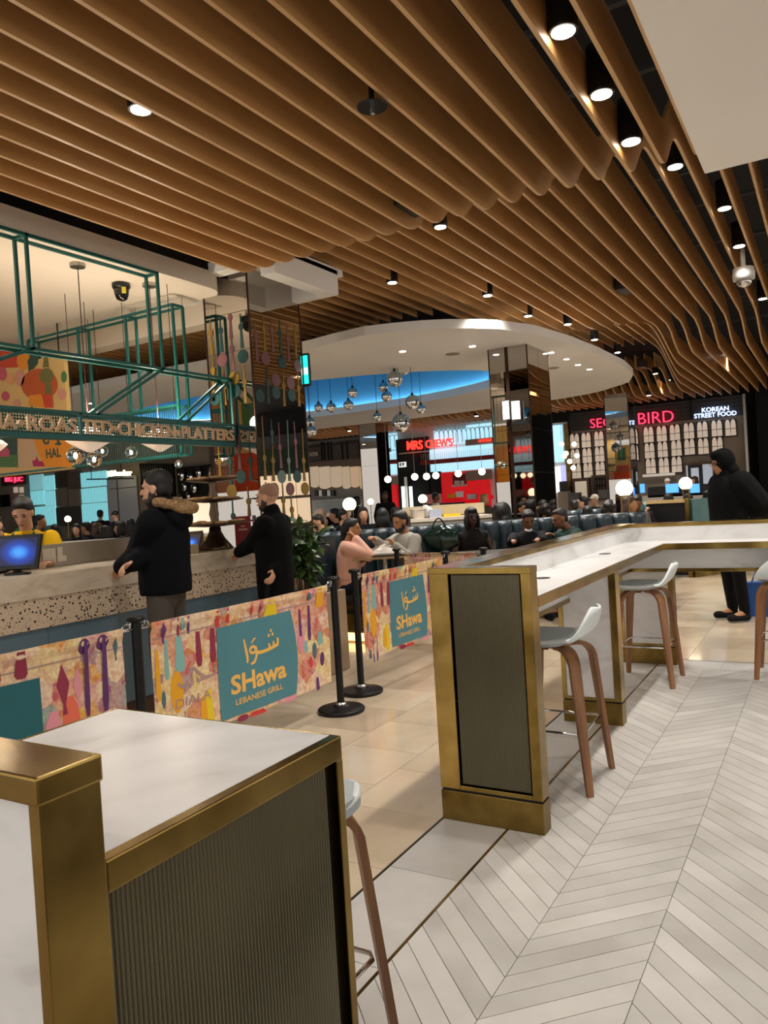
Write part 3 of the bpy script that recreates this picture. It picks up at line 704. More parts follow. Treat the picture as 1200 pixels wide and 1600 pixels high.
m2 = MB(); vs, fs, xa, xb, ya, yb = text_poly('DIALA', .0, 0.); m2.add([B[1](.09+.17*(p.x-xa)/(xb-xa), .27+.075*(p.y-ya)/(yb-ya), .003) for p in vs], fs); m2.build('print_lettering', 'script_print', B[0])
m2 = MB()
for pts in ([(.10, .47), (.12, .43), (.16, .43), (.17, .50), (.165, .56)], [(.18, .56), (.205, .50), (.235, .45), (.20, .44), (.19, .47)], [(.22, .45), (.26, .45), (.29, .46), (.285, .52)]):
    for (x1, y1), (x2, y2) in zip(pts, pts[1:]): m2.add([B[1](x1, y1-.012, .003), B[1](x2, y2-.012, .003), B[1](x2+.006, y2+.012, .003), B[1](x1+.006, y1+.012, .003)], [(0, 1, 2, 3)])
m2.build('print_script', 'script_print', B[0])
B = banner(PM2, PR, 'smaller-looking printed barrier banner with a teal shawa logo, next to the marble bar end', seed=2.4)
logo(B, .30, .72, .03, .835); motifs(B, MOT)
B = banner(PA, PB, 'printed barrier banner set crosswise in front of the navy booth', seed=3.3); motifs(B, MOT[:16])
post(PA, 'black barrier post in front of the dining table with the paper-covered tray')
post(PB, 'black barrier post beside the drinking glass in front of the navy booth')
# ================================================================== MIRROR COLUMNS
def column(x1, y0, sx, sy, z1, label, seams, strip=None):
    """square pier clad in mirror; x1 = right face, y0 = near face"""
    t = thing('mirror_column', label, 'column', (x1-sx/2, y0+sy/2, 0), 'mirrored columns')
    MB().box(x1-sx+.012, x1-.012, y0+.012, y0+sy-.012, 0, z1-.002).build('core', 'black_metal', t)
    zs = [0.06]+seams+[z1]
    for a, b in zip(zs, zs[1:]):
        g = .002
        cuts = [(x1-sx+.012, x1-.012)] if strip is None else [(x1-sx+.012, x1-sx*(1-strip)-.025), (x1-sx*(1-strip)+.025, x1-.012)]
        for c0, c1 in cuts: MB().box(c0, c1, y0, y0+.012, a+g, b-g).build('mirror_panel', 'mirror', t)
        ycut = [(y0+.012, y0+sy-.012)] if strip is None else [(y0+.012, y0+sy*.5-.004), (y0+sy*.5+.004, y0+sy-.012)]
        for c0, c1 in ycut: MB().box(x1-.012, x1, c0, c1, a+g, b-g).build('mirror_panel', 'mirror', t)
        MB().box(x1-sx, x1-sx+.012, y0+.012, y0+sy-.012, a+g, b-g).build('mirror_panel', 'mirror', t); MB().box(x1-sx+.012, x1-.012, y0+sy-.012, y0+sy, a+g, b-g).build('mirror_panel', 'mirror', t)
    for cx, cy in ((x1, y0), (x1-sx, y0), (x1, y0+sy)):
        MB().box(cx-.008 if cx == x1 else cx-.004, cx+.004 if cx == x1 else cx+.012, cy-.004 if cy == y0 else cy-.012, cy+.010 if cy == y0 else cy+.004, 0, z1-.002).build('corner_trim', 'bronze_trim', t)
    if strip is not None: MB().box(x1-sx*(1-strip)-.024, x1-sx*(1-strip)+.024, y0-.004, y0+.006, 0, z1-.002).build('centre_trim', 'bronze_trim', t)
    return t
col1 = column(C1X, C1Y, C1SX, C1SY, ZS+.2, 'mirrored column covered in coloured spoon and disc cut-outs, behind the grill counter', [.95, 1.9, onY(350, 552, C1Y).z, onY(350, 492, C1Y).z])
C2Y = 9.96; C2X = -3.457; 
col2 = column(C2X, C2Y, .56, .90, ZO, 'mirrored column with a pair of lit screens, standing under the white oval ceiling', [.9, 1.75, 2.35, 2.95], .47)
c3a = onY(943, 617, 16.9); c3b = onY(980, 615, 16.9)
column(c3b.x, 16.9, c3b.x-c3a.x, .6, ZO, 'mirrored column in front of the chicken stall with the red neon sign', [1.2, 2.4])
c4a = onY(560, 662, 16.9); c4b = onY(587, 660, 16.9)
column(c4b.x, 16.9, c4b.x-c4a.x, .6, ZO, 'mirrored column beside the red and white fried chicken stall', [1.2, 2.4])
M('motif_yellow', '#7d6116', .45); M('motif_teal', '#123f40', .45); M('motif_mauve', '#6f474c', .45); M('motif_sage', '#5c7268', .45)
def motif(face, ptop, pknob, pbot, col, scale=1., x0=300., y0=430., k=6.):
    if face == 'L': f = lambda p: onY(x0+p[0]/k, y0+p[1]/k, C1Y-.002); u, n = UX, -UY
    else: f = lambda p: onX(x0+p[0]/k, y0+p[1]/k, C1X+.002); u, n = UY, UX
    a, kn, b = f(ptop), f(pknob), f(pbot); mb = MB(); ax = (b-a).normalized()
    def strip(p, q, w0, w1): mb.prism([(-w0, 0), (w0, 0), (w1, (q-p).length), (-w1, (q-p).length)], p, u, (q-p).normalized(), n, .0025)
    strip(a, kn, .005, .008); strip(kn, b, .010, .020)
    mb.prism([(0.028*math.cos(2*PI*i/14), .034*math.sin(2*PI*i/14)) for i in range(14)], kn+n*.001, u, UZ, n, .0025)
    mb.build('spoon_cutout', 'motif_'+col, col1)
def disc(face, p, col, x0=300., y0=430., k=6., r=.075):
    if face == 'L': c = onY(x0+p[0]/k, y0+p[1]/k, C1Y-.002); u, n = UX, -UY
    else: c = onX(x0+p[0]/k, y0+p[1]/k, C1X+.002); u, n = UY, UX
    MB().prism([(r*.85*math.cos(2*PI*i/20), r*.85*math.sin(2*PI*i/20)) for i in range(20)], c, u, UZ, n, .0025).build('disc_cutout', 'motif_'+col, col1)
for a, kn, b, c in [((167, 420), (174, 540), (187, 740), 'yellow'), ((190, 745), (198, 895), (205, 1180), 'yellow'), ((260, 395), (267, 520), (281, 720), 'teal'), ((352, 380), (355, 395), (367, 595), 'mauve'), ((368, 597), (373, 685), (388, 885), 'mauve'), ((450, 360), (457, 485), (472, 685), 'teal'), ((293, 870), (303, 1040), (312, 1220), 'yellow'), ((482, 840), (493, 1000), (503, 1200), 'yellow')]: motif('L', a, kn, b, c)
for p, c in [((286, 797), 'mauve'), ((476, 760), 'teal'), ((396, 965), 'yellow'), ((405, 1085), 'teal'), ((215, 1160), 'teal')]: disc('L', p, c)
for a, kn, b, c in [((247, 90), (257, 250), (268, 415), 'yellow'), ((345, 95), (354, 255), (362, 460), 'teal'), ((436, -10), (438, 115), (450, 320), 'mauve'), ((530, -60), (545, 238), (556, 430), 'teal'), ((375, 600), (385, 760), (395, 830), 'teal'), ((520, 480), (530, 620), (538, 760), 'yellow')]: motif('L', a, kn, b, c, 1, 300, 680)
for p, c in [((458, 390), 'teal'), ((372, 525), 'yellow')]: disc('L', p, c, 300, 680)
for a, kn, b, c in [((665, 380), (673, 505), (686, 710), 'yellow'), ((820, 420), (825, 540), (838, 770), 'teal'), ((960, 470), (967, 580), (980, 775), 'yellow'), ((697, 860), (708, 1010), (718, 1200), 'teal'), ((850, 900), (858, 1040), (868, 1230), 'yellow'), ((990, 915), (998, 1060), (1007, 1230), 'yellow'), ((590, 450), (598, 580), (610, 800), 'mauve'), ((742, 400), (748, 520), (762, 720), 'mauve'), ((890, 470), (897, 600), (910, 800), 'mauve')]: motif('R', a, kn, b, c)
for p, c in [((843, 812), 'teal'), ((637, 1130), 'teal'), ((787, 1098), 'teal'), ((935, 1122), 'teal'), ((690, 780), 'mauve'), ((785, 980), 'mauve'), ((925, 1010), 'mauve'), ((990, 850), 'mauve')]: disc('R', p, c)
for a, kn, b, c in [((655, -180), (678, 215), (690, 420), 'yellow'), ((755, 90), (758, 240), (768, 430), 'yellow'), ((810, -120), (822, 115), (838, 310), 'mauve'), ((893, -140), (906, 240), (918, 430), 'sage'), ((955, -130), (968, 60), (983, 310), 'mauve'), ((1032, -60), (1045, 240), (1057, 430), 'yellow'), ((740, -150), (748, -20), (752, 80), 'teal'), ((690, 440), (698, 560), (705, 640), 'mauve'), ((848, 450), (858, 610), (865, 740), 'yellow'), ((928, 570), (938, 700), (945, 780), 'yellow')]: motif('R', a, kn, b, c, 1, 300, 680)
for p, c in [((843, 388), 'sage'), ((988, 385), 'teal'), ((775, 507), 'yellow'), ((923, 505), 'mauve'), ((1062, 500), 'yellow')]: disc('R', p, c, 300, 680)
# screens
def screen(c, u, n, w, h, label, emat):
    t = thing('display_screen', label, 'screen', c); c = Vector(c)
    mb = MB(); mb.obox(c, u, UZ, n, w/2+.012, h/2+.012, .03); mb.build('casing', 'black_plastic' if 'cyan' in label else 'steel', t)
    mb = MB(); mb.obox(c+n*.031, u, UZ, n, w/2, h/2, .002); mb.build('screen_face', emat, t)
    mb = MB(); mb.bar(c-n*.03, c-n*.12, .04); mb.build('bracket', 'steel', t); return t
cs = onX(479, 578, C1X-.0); cs = Vector((C1X+.10, C1Y+C1SY+.02, cs.z))
tS = thing('display_screen', 'small cyan lit screen mounted on the side of the spoon-covered column', 'screen', onY(479, 578, C1Y+C1SY+.05))
cc = ROOT[tS.name]
MB().bbox(cc.x-.045, cc.x+.045, cc.y-.02, cc.y+.02, cc.z-.17, cc.z+.17, .015).build('casing', 'black_plastic', tS)
MB().box(cc.x-.04, cc.x+.034, cc.y-.024, cc.y-.02, cc.z-.145, cc.z+.145).build('screen_face', EM('cyan_screen', '#25d8cf', 1.6), tS)
MB().box(cc.x-.01, cc.x+.03, cc.y-.027, cc.y-.024, cc.z-.05, cc.z+.02).build('screen_mark', EM('mark_white', '#eafff8', 1.6), tS)
MB().bar(cc-UX*.12, cc-UX*.04, .03).build('bracket', 'black_metal', tS)
for i, (px, lab) in enumerate(((791.5, 'white lit screen, the one set nearer the red stall, on the central mirrored column'), (806, 'white lit screen, the one set nearer the neon sign, on the central mirrored column'))):
    c = onY(px, 641, C2Y-.08); ang = (-.35, .35)[i]; u = Vector((math.cos(ang), math.sin(ang), 0)); n = Vector((u.y, -u.x, 0))
    t = thing('display_screen', lab, 'screen', c)
    cas = MB().obox(c, u, UZ, n, .062, .13, .012).build('casing', 'steel', t)
    MB().obox(c+n*.013, u, UZ, n, .054, .12, .002).build('screen_face', EM('white_screen', '#f4f8ff', 2.2), cas)
    MB().bar(c-n*.01, Vector((c.x, C2Y-.002, c.z)), .03).build('bracket', 'steel', t)

# ================================================================== GRILL STALL (left)
XC = -4.48
ZC = 1.15
gs = thing('service_counter', 'long grill counter with a marble top over a terrazzo band and blue tiled base', 'counter', (-4.8, 3.0, 0))
MB().box(XC-.55, XC, -.6, 5.42, ZC-.15, ZC).build('worktop', 'marble_counter', gs)
MB().box(XC-.5, XC-.012, -.6, 5.40, .80, ZC-.15).build('terrazzo_band', 'terrazzo', gs)
for i in range(11): MB().box(XC-.5, XC-.03, -.6+i*.546, -.6+i*.546+.543, .14, .80).build('tile', 'blue_tile', gs)
MB().box(XC-.5, XC-.05, -.6, 5.38, 0, .14).build('kickboard', M('kick_brown', '#4a2f1e', .5), gs)
mb = MB(); mb.box(XC-.62, XC-.58, -.6, 5.3, ZC-.35, 1.32); mb.build('splash_panel', M('splash_metal', '#8f8373', .3, .7), gs)
mb = MB(); mb.box(XC-.63, XC-.55, -.6, 5.3, ZC-.40, ZC-.05); mb.build('back_panel', 'steel', gs)
M('paper', '#cfc6b6', .8)
for i, (a, b_) in enumerate((((66, 858), (88, 880)), ((89, 855), (98, 868)), ((89, 869), (104, 876)))):
    p, q = onX(a[0], a[1], XC-.575), onX(b_[0], b_[1], XC-.575)
    mb = MB(); mb.box(XC-.578, XC-.574, min(p.y, q.y), max(p.y, q.y), min(p.z, q.z), max(p.z, q.z)); solo(mb, 'paper_note', 'paper', ['large paper note taped to the metal splash panel', 'small printed slip taped high on the metal splash panel', 'small printed slip taped low on the metal splash panel'][i], 'note')
# tills
def till(c, ang, size, label, tilt=.35):
    t = thing('till_screen', label, 'till', c); c = Vector(c); u = Vector((math.cos(ang), math.sin(ang), 0)); n0 = Vector((u.y, -u.x, 0))
    n = (n0*math.cos(tilt)+UZ*math.sin(tilt)).normalized(); v = n.cross(u).normalized()
    if v.z < 0: v = -v
    m_ = c+UZ*(size*.50)
    cas = MB().obox(m_, u, v, n, size*.5+.02, size*.34+.018, .012).build('casing', 'black_plastic', t)
    MB().obox(m_+n*.0125, u, v, n, size*.5, size*.32, .001).build('screen_face', till_mat, cas)
    MB().lathe([(size*.28, 0), (size*.28, .012), (.03, .02)], c, 20).build('foot', 'black_plastic', t)
    MB().bar(c+UZ*.015, m_-n*.012-v*.02, .04).build('stem', 'black_plastic', t)
def till_material():
    mt, nt, b = new_mat('till_blue'); L = nt.links.new; v = coords(nt, (1, 1, 1), 'Generated')
    g = node(nt, 'ShaderNodeTexGradient', gradient_type='SPHERICAL'); mp = nt.nodes.new('ShaderNodeMapping'); mp.inputs['Location'].default_value = (-.62, -.5, -.5); L(v, mp.inputs[0]); L(mp.outputs[0], g.inputs[0])
    r = ramp(nt, [(.45, '#06103a'), (.7, '#0c3fa6'), (.92, '#3f9cff')]); L(g.outputs['Fac'], r.inputs['Fac']); L(r.outputs['Color'], b.inputs['Emission Color']); b.inputs['Emission Strength'].default_value = 1.1
    b.inputs['Base Color'].default_value = (.01, .01, .02, 1); MATS['till_blue'] = mt; return 'till_blue'
till_mat = till_material()
p = onX(28, 902, XC-.26); till((XC-.26, p.y, ZC), .42, .30, 'black till with a blue screen at the grill counter in front of the staff')
p = onX(296, 850, XC-.28); till((XC-.28, p.y, ZC), .25, .17, 'small till with a pale blue screen behind the man in the fur-trimmed jacket', .5)
# card box next to it
p = onX(296, 862, XC-.2); mb = MB(); mb.bbox(XC-.25, XC-.15, p.y-.06, p.y+.06, ZC, ZC+.075, .006); solo(mb, 'card_box', M('card_beige', '#a89878', .7), 'small beige box on the grill counter below the pale blue till', 'box')
# tiered stand with flatbreads
p = onX(338, 858, XC-.30); ts = thing('tiered_stand', 'three-tiered metal serving stand stacked with flatbreads on the grill counter', 'serving stand', (p.x, p.y, ZC)); c = Vector((p.x, p.y, ZC))
MB().lathe([(.15, 0), (.155, .012), (.14, .03), (.085, .10), (.055, .16), (.05, .20)], c, 28).build('foot', M('antique_metal', '#5b4a3c', .3, .9), ts, smooth=True)
MB().lathe([(.05, .19), (.03, .25), (.045, .32), (.028, .40), (.045, .48), (.03, .54), (.04, .62), (.026, .70), (.012, .74)], c, 20).build('stem', 'antique_metal', ts, smooth=True)
for z, r in ((.205, .30), (.42, .26), (.60, .22)):
    try_ = MB().lathe([(r*.3, z), (r, z+.018), (r+.012, z+.028), (r, z+.03), (r*.3, z+.012)], c, 32).build('tray', 'antique_metal', ts, smooth=True)
    rr = random.Random(int(z*100))
    for i in range(9):
        a = 2*PI*i/9+rr.random()*.4; q = rr.uniform(.45, .78)*r; MB().ell((c.x+q*math.cos(a), c.y+q*math.sin(a), c.z+z+.035+rr.random()*.012), (rr.uniform(.05, .075), rr.uniform(.04, .06), .014), n=10, mrings=6).build('flatbread', NM('flatbread', [(.3, '#8a6440'), (.7, '#b89268')], 20., .8), try_, smooth=True)
# second small stand (plates) hidden partly by the bald man
p = onX(372, 790, XC-.45)
# red menu card
c = onX(380, 832, XC-.30); mb = MB(); mb.obox((c.x, c.y, ZC+.14), Vector((.75, .66, 0)).normalized(), UZ, Vector((.66, -.75, 0)).normalized(), .075, .14, .006); mc = thing('menu_stand', 'red upright card standing on the grill counter beside the bald man', 'menu card', (c.x, c.y, ZC)); mb.build('card', M('menu_red', '#8c1b1b', .5), mc)
mb = MB(); mb.box(c.x-.05, c.x+.05, c.y-.03, c.y+.03, ZC, ZC+.012); mb.build('foot', 'black_plastic', mc)
for i, (w_, h_) in enumerate(((.05, .014), (.04, .014), (.08, .018))):
    u = Vector((.75, .66, 0)).normalized(); n = Vector((.66, -.75, 0)).normalized(); MB().obox(Vector((c.x, c.y, ZC+.22-i*.032))+n*.0065, u, UZ, n, w_/2, h_/2, .0006).build('print_line', M('menu_cream', '#c9a58a', .6), mc)
# back bar tiled in yellow
mb = thing('back_counter', 'low back counter faced in yellow vertical tiles behind the grill staff', 'counter', (-9.6, 8.3, 0))
a = dep(40, 842, 11.2); b_ = dep(410, 838, 11.2); A = Vector((a.x, a.y, 0)); Bv = Vector((b_.x, b_.y, 0)); dd = (Bv-A); LL = dd.length; dd.normalize(); nn = Vector((dd.y, -dd.x, 0))
NM('yellow_tile', [(.3, '#b39a4a'), (.7, '#c9b060')], 6., .35, rnd=.08)
q = MB(); q.obox(A+dd*(LL/2)-nn*.3+UZ*1.145, dd, nn, UZ, LL/2, .34, .02); q.build('worktop', 'white_paint', mb)
q = MB(); q.obox(A+dd*(LL/2)-nn*.32+UZ*.56, dd, nn, UZ, LL/2-.03, .28, .56); q.build('carcass', 'dark_panel', mb)
nt_ = int(LL/.075)
qm = MB(); qm.obox(Vector((0, 0, 0)), dd, nn, UZ, .0355, .01, .155); qme = qm.mesh('tile', ['yellow_tile'])
for i in range(nt_): o = inst(qme, 'tile', mb, Vector(A+dd*(.0375+i*.075)-nn*.03+UZ*.965)-ROOT[mb.name])
# hanging sign frame
def frame_box(pts_pairs, t, w_=.022, mat='green_steel', name='frame_bar'):
    for a, b_ in pts_pairs: MB().bar(a, b_, w_).build(name, mat, t)
XFr, XBk = -4.86, -4.99
fr = thing('sign_frame', 'teal steel sign frame hung over the grill counter with perforated lettering panel', 'sign frame', (XFr, 3.6, onX(372, 692, XFr).z))
zt_ = ZS; zm = onX(200, 568, XFr).z; zs1 = onX(180, 650, XFr).z; zs0 = onX(200, 686, XFr).z
ya, yb = onX(40, 367, XFr).y, onX(245, 428, XFr).y; ye = min(onX(366, 640, XFr).y, C1Y-.03); yl = .8
P_ = lambda X, y, z: Vector((X, y, z))
segs = []
for X in (XFr, XBk):
    segs += [(P_(X, yl, zt_-.012), P_(X, yb, zt_-.012)), (P_(X, yl, zm), P_(X, ye, zm))]
    for y in (ya, yb): segs.append((P_(X, y, zt_), P_(X, y, zm)))
    segs += [(P_(X, ye, zm), P_(X, ye, zs0)), (P_(X, yl, zs1), P_(X, ye, zs1)), (P_(X, yl, zs0), P_(X, ye, zs0))]
    yd = onX(126, 668, XFr).y; segs.append((P_(X, yd, zs1), P_(X, yd, zs0)))
    for yy, y2 in ((ya, ya-1.05), (yb, yb-.72), (ye, ye-.62)): segs.append((P_(X, yy, zm), P_(X, y2, zs1)))
for y, z in ((ya, zt_-.012), (yb, zt_-.012), (ya, zm), (yb, zm), (ye, zm), (ye, zs1), (ye, zs0), (yl, zt_-.012)): segs.append((P_(XFr, y, z), P_(XBk, y, z)))
frame_box(segs, fr)
# perforated panel: real mesh sheet of holes (grid wires)
pm = MB(); stp = .022; y = yl; i = 0
while y < ye: pm.box(XFr-.05, XFr-.047, y, y+.010, zs0+.01, zs1-.01); y += stp
z = zs0+.02
while z < zs1-.01: pm.box(XFr-.051, XFr-.048, yl, ye, z, z+.010); z += stp
o = pm.build('perforated_panel', 'green_mesh', fr); o['kind'] = 'stuff'
MB().box(XFr-.07, XFr+.012, yl, ye+.01, zs0-.025, zs0+.012).build('sign_tray', 'green_steel', fr)
hL = zs1-zs0-.075
def word(txt, xa, xb, za=None):
    p, q = onX(xa, 670, XFr), onX(xb, 680, XFr); lb = MB(); text_on(lb, txt, (XFr-.004, p.y, zs0+.03), UY, UZ, q.y-p.y, hL, .016, .018); lb.build('sign_lettering', 'letter_gold', fr)
word('IA', -2, 27); word('ROAS', 42, 121); word('TED', 128, 176); word('CHICKEN', 184, 274); word('PLATTERS', 283, 365)
for px in (34, 179.5, 278.5):
    c = onX(px, 670, XFr); MB().cyl((XFr-.03, c.y, (zs0+zs1)/2-.01), (XFr+.005, c.y, (zs0+zs1)/2-.01), .022, n=14).build('sign_dot', 'letter_gold', fr)
# second frame across the back
Y2 = C1Y+.02-.25
fb = thing('sign_frame', 'empty teal steel frame hung across the back of the grill stall', 'sign frame', (-6.5, Y2, 2.2)); segs = []
xr = onY(306, 478, Y2).x; xr = min(xr, C1X-C1SX-.06); zt2 = onY(300, 476, Y2).z; zb2 = onY(290, 635, Y2).z; zc2 = onY(290, 655, Y2).z; xl = onY(60, 528, Y2).x
xm = [onY(x, 500, Y2).x for x in (137, 212)]
for yy in (Y2, Y2-.13):
    segs += [(P_(xr, yy, zt2), P_(xl, yy, zt2)), (P_(xr, yy, zb2), P_(xl-1.5, yy, zb2)), (P_(xr, yy, zc2-.34), P_(xl-1.5, yy, zc2-.34))]
    for xx in [xr]+xm+[xl]: segs.append((P_(xx, yy, zt2), P_(xx, yy, zb2)))
    segs.append((P_(xr, yy, zb2), P_(xr, yy, zc2-.34)))
for xx in [xr]+xm+[xl]: segs += [(P_(xx, Y2, zt2), P_(xx, Y2-.13, zt2))]; MB().cyl(P_(xx, Y2, zt2), P_(xx, Y2, ZS+.21 if Y2 > YC else ZS), .005, n=6).build('hanger_wire', 'steel', fb)
frame_box(segs, fb, .022)
pm = MB(); x = xl-1.5
while x < xr: pm.box(x, x+.007, Y2-.02, Y2-.017, zc2-.32, zb2); x += .03
o = pm.build('slat_screen', 'green_mesh', fb); o['kind'] = 'stuff'
# poster boxes
def poster_box(c, w_, h_, d_, ang, label, n_seed):
    t = thing('poster_banner', label, 'poster', c); c = Vector(c); u = Vector((math.cos(ang), math.sin(ang), 0)); n = Vector((u.y, -u.x, 0))
    MB().obox(c, u, n, UZ, w_/2, d_/2, h_/2).build('panel', M('poster_sand', '#d9b46a', .7), t)
    return t, c, u, n
Ypost = 5.25
def poster():
    q = onY(95, 640, Ypost); zt3 = onY(95, 553, Ypost).z; zb3 = onY(108, 733, Ypost).z; xr_ = onY(108, 690, Ypost).x; xl_ = onY(-60, 690, Ypost).x
    t = thing('poster_banner', 'hanging poster with an orange pomegranate print over the grill kitchen', 'poster', ((xr_+xl_)/2, Ypost, zb3))
    MB().box(xl_, xr_, Ypost, Ypost+.05, zb3, zt3).build('panel', M('poster_sand', '#cfae6e', .7), t)
    k = 6.667
    def S(name, mat, pts, o=.003): MB().prism([(p.x-xl_, p.z-zb3) for p in (onY(x/k, 520+y/k, Ypost) for x, y in pts)], (xl_, Ypost-o, zb3), UX, UZ, -UY, .002).build(name, mat, t)
    def El(name, mat, cx, cy, rx, ry, o=.003, a0=0, a1=2*PI): S(name, mat, [(cx+rx*math.cos(a0+(a1-a0)*i/24), cy+ry*math.sin(a0+(a1-a0)*i/24)) for i in range(24 if a1-a0 > 6 else 25)], o)
    for n_, h in (('p_orange', '#b5531f'), ('p_amber', '#d98a1e'), ('p_olive', '#6b6a35'), ('p_dkgreen', '#2f4a40'), ('p_green', '#4a7444'), ('p_peach', '#d79a6a'), ('p_rose', '#c0526a'), ('p_sand2', '#c4a582'), ('p_red', '#c04423'), ('p_magenta', '#a82358'), ('p_pink', '#c88f7c')): M(n_, h, .7)
    S('print_shape', 'p_red', [(-300, 180), (110, 190), (200, 250), (190, 360), (-300, 380)], .002); El('print_shape', 'p_amber', 250, 290, 70, 95, .003)
    El('print_shape', 'p_orange', 415, 540, 190, 165, .004); S('print_shape', 'p_dkgreen', [(290, 300), (340, 210), (405, 240), (400, 320), (350, 380), (310, 390)], .005)
    El('print_shape', 'p_olive', 490, 450, 72, 82, .006); S('print_shape', 'p_olive', [(465, 250), (500, 250), (515, 360), (450, 360)], .005); S('print_shape', 'p_olive', [(480, 530), (540, 530), (545, 640), (480, 640)], .006)
    for cx, cy, rx, ry, m_ in ((30, 430, 40, 70, 'p_rose'), (110, 480, 40, 60, 'p_peach'), (210, 470, 50, 90, 'p_pink'), (650, 640, 50, 60, 'p_pink'), (670, 460, 30, 60, 'p_green'), (60, 660, 40, 50, 'p_rose'), (180, 740, 40, 50, 'p_pink')): El('print_shape', m_, cx, cy, rx, ry, .004)
    S('print_shape', 'p_amber', [(310, 650), (450, 640), (470, 780), (300, 760)], .005); S('print_shape', 'p_red', [(440, 640), (550, 640), (560, 780), (470, 780)], .006)
    S('print_shape', 'p_dkgreen', [(-300, 1060), (185, 1060), (185, 1270), (-300, 1270)], .003); S('print_shape', 'p_green', [(-300, 1270), (190, 1270), (195, 1400), (-300, 1400)], .003)
    S('print_shape', 'p_sand2', [(185, 1060), (360, 1060), (400, 1250), (350, 1400), (195, 1400)], .0035)
    S('print_shape', 'p_amber', [(350, 1060), (740, 1080), (755, 1405), (470, 1395), (380, 1200)], .004)
    S('print_shape', 'p_magenta', [(340, 1330), (370, 1330), (390, 1290), (405, 1335), (450, 1340), (475, 1392), (355, 1392)], .006)
    S('print_shape', 'p_rose', [(0, 1230), (70, 1190), (105, 1230), (100, 1290), (0, 1290)], .005)
    a = onY(490/k, 520+1310/k, Ypost); b2 = onY(645/k, 520+1325/k, Ypost); lb = MB(); text_on(lb, 'HAL', (a.x, Ypost-.007, a.z), UX, UZ, b2.x-a.x, .10, .002, .02); lb.build('print_lettering', 'p_dkgreen', t)
    S('arabic_letter', 'p_dkgreen', [(455, 1095), (450, 1130), (475, 1165), (515, 1160), (525, 1075), (508, 1075), (505, 1135), (480, 1145), (470, 1100)], .006)
    S('arabic_letter', 'p_dkgreen', [(590, 1075), (610, 1110), (650, 1160), (620, 1175), (570, 1160), (605, 1140), (580, 1090)], .006)
    for xx in (xl_+.1, xr_-.1): MB().bar((xx, Ypost+.025, zt3), (xx, Ypost+.025, ZS+.16), .01).build('hanger', 'black_metal', t)
poster()
# a second poster seen only as a reflection in the column
t = thing('poster_banner', 'hanging poster in pink and orange over the grill kitchen, mirrored in the spoon column', 'poster', (-7.3, 2.6, 1.75))
MB().box(-8.2, -6.4, 2.6, 2.65, 1.75, 3.1).build('panel', M('poster_sand', '#cfae6e', .7), t)
for i, (x0_, x1_, z0_, z1_, m_) in enumerate(((-8.2, -7.5, 1.75, 2.4, 'p_pink'), (-7.5, -6.9, 1.75, 2.3, 'p_red'), (-6.9, -6.4, 1.75, 2.6, 'p_amber'), (-8.2, -7.7, 2.4, 3.1, 'p_peach'), (-7.3, -7.0, 2.5, 3.0, 'p_green'), (-7.6, -7.4, 2.4, 3.1, 'p_red'))): MB().box(x0_, x1_, 2.65, 2.656, z0_, z1_).build('print_shape', m_, t)
for xx in (-8.0, -6.6): MB().bar((xx, 2.625, 3.1), (xx, 2.625, ZS), .01).build('hanger', 'black_metal', t)
# pendants, shells, bulbs and a security camera above the counter
def pendant_canopy(px, py, lowpx, lowpy, lab):
    c = gz(px, py, ZS); e = c.copy(); zl = dep(lowpx, lowpy, (c-Vector((0, 0, EYE))).dot(CF)).z
    t = thing('shell_pendant', lab, 'pendant lamp', (c.x, c.y, zl), 'shell pendants over the grill counter')
    MB().cyl((c.x, c.y, ZS-.03), (c.x, c.y, ZS), .06, n=24).build('canopy', 'steel', t)
    MB().cyl((c.x, c.y, zl+.16), (c.x, c.y, ZS-.03), .004, n=6).build('cord', M('cord_red', '#3c1614', .7), t)
    q = MB(); q.smooth = True; N = 40; prof = [(.02, .17), (.06, .16), (.16, .12), (.19, .09), (.15, .05), (.07, 0.), (.02, -.03)]; vs = []
    for r, z in prof:
        for i in range(N): a_ = 2*PI*i/N; rr = r*(1+.09*(-1)**i); vs.append((c.x+rr*math.cos(a_), c.y+rr*math.sin(a_), zl+z))
    q.add(vs, [(j*N+i, j*N+(i+1) % N, (j+1)*N+(i+1) % N, (j+1)*N+i) for j in range(len(prof)-1) for i in range(N)]); q.add(vs[-N:], [tuple(range(N))]); q.build('shell_shade', M('shell_glass', '#d8c4b4', .25, 0, '#ffe2c4', .35), t)
    l = bpy.data.lights.new('bulb', 'POINT'); l.energy = 28; l.color = (1, .84, .64); l.shadow_soft_size = .08; lo = bpy.data.objects.new('bulb', l); COL.objects.link(lo); lo.parent = t; lo.location = (0, 0, .30)
pendant_canopy(121, 412, 145, 700, 'fluted shell pendant lamp hanging over the middle of the grill counter')
pendant_canopy(233, 443, 252, 700, 'fluted shell pendant lamp hanging over the till end of the grill counter')
pendant_canopy(-60, 372, 10, 712, 'fluted shell pendant lamp hanging in front of the pomegranate poster')
for i, (px, py, r, d_) in enumerate(((147, 718, 12, 7.3), (160, 705, 9, 7.6), (205, 707, 9.5, 7.4), (118, 712, 14, 7.0), (279, 725, 6, 6.9))):
    c = dep(px, py, d_); rr = r*d_/F; t = thing('glass_bulb', 'clear round glass bulb hanging behind the lettered sign frame', 'light bulb', c, 'clear glass bulbs over the grill counter')
    MB().ell(c, (rr, rr, rr), n=18, mrings=12).build('globe', 'glass_clear', t, smooth=True); MB().ell(c, (rr*.18, rr*.18, rr*.3), n=8, mrings=6).build('filament', M('filament', '#fff0c8', .4, 0, '#ffe6b0', 5.), t)
    MB().cyl(c+UZ*rr, c+UZ*(ZS-c.z), .003, n=6).build('cord', 'black_metal', t)
